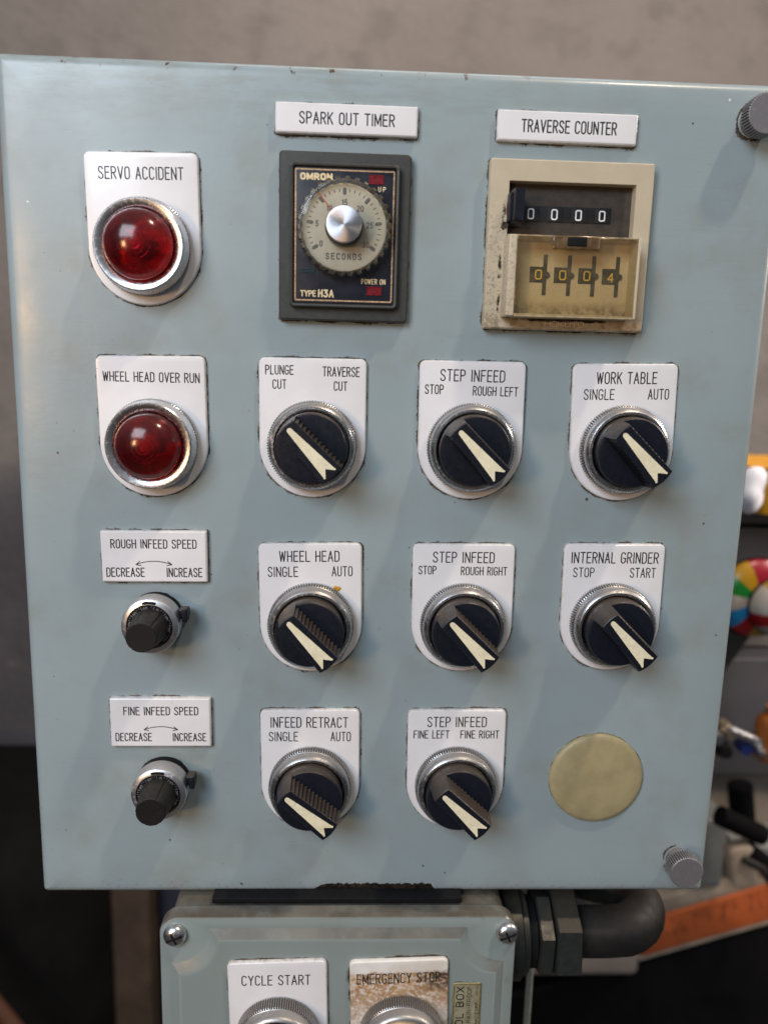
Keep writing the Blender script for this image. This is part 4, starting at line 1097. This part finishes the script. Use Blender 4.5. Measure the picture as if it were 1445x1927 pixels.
# yellow tray and white rag
ty = root('yellow_tray', 520, 166, DP, 'yellow plastic tray on the machine top', 'tray')
mb = MB(); lay = []
for w, h, z in ((196, 100, 0), (210, 112, 40), (214, 116, 42), (206, 108, 42), (192, 96, 3)): lay.append([(*p, z) for p in rrect(w, h, 10, 0, 6)])
tray = mb.loft(lay, True, True).build('tray_shell', 'yellow_plastic', ty); tray.rotation_euler = (-math.pi / 2, 0, 0)
def blob(rx, ry, rz, seed, rough=.22, n=3):
    rnd = random.Random(seed); import bmesh as bmh
    bm = bmh.new(); bmh.ops.create_icosphere(bm, subdivisions=n, radius=1)
    k = [(Vector((rnd.uniform(-1, 1), rnd.uniform(-1, 1), rnd.uniform(-1, 1))) * 4, rnd.uniform(0, 6)) for _ in range(6)]
    mb = MB()
    for v in bm.verts:
        s_ = 1 + rough * sum(math.sin(v.co.dot(a) + p) for a, p in k) / 2.5
        mb.v.append((v.co.x * rx * s_, v.co.y * ry * s_, v.co.z * rz * s_)); mb.g.append(0)
    for f in bm.faces: mb.f.append(tuple(v.index for v in f.verts))
    bm.free(); return mb
free(blob(15, 16, 12, 3), 'paper_rag', 'tissue', 398.4, 140.9, DP - 75, 'crumpled white rag in front of the yellow tray', 'rag', sharp=60)

# striped spinning lamp-shaped top
def sector_mat(cols, nm):
    g = G(nm); c = g.coord(); x, y, z = g.xyz(c)
    a = g.math('DIVIDE', g.math('ARCTAN2', y, x), 2 * math.pi); a = g.math('FRACT', g.math('ADD', a, 1.03))
    rp_ = g.n('ShaderNodeValToRGB'); rp_.color_ramp.interpolation = 'CONSTANT'
    el = rp_.color_ramp.elements
    while len(el) < len(cols): el.new(.5)
    for i, cc in enumerate(cols): el[i].position = i / len(cols); el[i].color = (*(v * .8 for v in cc), 1)
    g.put(rp_.inputs[0], a); g.pbsdf(rp_.outputs[0], .25); return g.m
cols_ = [(.30, .012, .015), (.05, .10, .45), (.62, .60, .57), (.33, .012, .03), (.50, .27, .01), (.01, .22, .03), (.55, .48, .42), (.02, .27, .62), (.40, .01, .012), (.34, .22, .02), (.01, .14, .03), (.35, .33, .33)]
M['sectors'] = sector_mat(cols_, 'colour_sectors')
w3 = (.66, .60, .54)
M['sectors_pale'] = sector_mat([w3, (.50, .27, .01), w3, (.55, .33, .06), w3, w3, (.42, .01, .012), (.40, .37, .36), (.33, .31, .31), (.05, .09, .30), (.40, .37, .36), w3], 'pale_sectors')
top = root('striped_lantern', 427, 241, DP - 60, 'round lantern striped in red, yellow, green, blue and white on a dark stem', 'lantern')
MB().lathe([(8, -18), (33, -11), (36, -5), (35, 2), (29, 7), (23, 8.5)], 60, cap0=True, cap1=True).build('rear_shade', 'sectors', top)
MB().lathe([(24, 8.5), (26, 12), (25.5, 18), (21, 27), (12, 33), (1, 36)], 48).build('front_shade', 'sectors_pale', top, (13, -4, 0), rz=.35)
MB().lathe([(25.5, 8.2), (26.8, 9.5), (25.6, 11)], 48, cap1=False).build('shade_rim', 'matt_black', top, (13, -4, 0))
MB().lathe([(35.6, -7), (37.2, -5), (35.6, -3)], 60, cap1=False).build('outer_rim', 'dark_machine', top)
mb = MB(); lay = [[(-34, -22, -30), (8, -22, -30), (8, -22, -4), (-34, -22, -4)], [(-33, -82, -26), (-21, -82, -26), (-21, -82, -12), (-33, -82, -12)]]
mb.loft(lay, True, True); mb.build('stem', simple('stem_dark', (.045, .040, .036), .6), top)

# ------------------------------------------------------------------ things in the dark on the left
M['wood_dark'] = simple('wood_dark', (.048, .030, .019), .7, var=.35, sc=20)
M['cabinet_grey'] = simple('cabinet_grey', (.16, .153, .175), .6, var=.15, sc=6)
M['shade_black'] = simple('shade_black', (.007, .0065, .0065), .8, var=.3, sc=10, Specular_IOR_Level=.06)
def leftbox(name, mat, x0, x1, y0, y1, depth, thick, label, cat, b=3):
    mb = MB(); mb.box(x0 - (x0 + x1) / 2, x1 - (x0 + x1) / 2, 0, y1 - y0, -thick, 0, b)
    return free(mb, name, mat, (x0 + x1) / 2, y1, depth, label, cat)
leftbox('shade_block', 'shade_black', -900, -232, 632, 1483, 560, 260, 'black rounded block added as the shade low on the wall', 'shade block', 75)  # black body added where the wall only fades into shade
leftbox('wooden_post', 'wood_dark', -240, -190, 640, 1483, 600, 40, 'brown wooden post standing in the dark left of the push-button box', 'post')
leftbox('dark_pillar', simple('pillar_blue', (.016, .02, .036), .6), -189, -60, 560, 1483, 640, 60, 'dark blue upright column beside the wooden post', 'column')
o = free(lever_thing(0, 0, 9, 320, math.radians(-58), None, None), 'broom_handle', simple('handle_brown', (.09, .035, .018), .6), -330, 790, 480, 'brown slanted handle in the dark lower corner', 'handle')
bpy.data.objects['dark_pillar']['kind'] = 'thing'
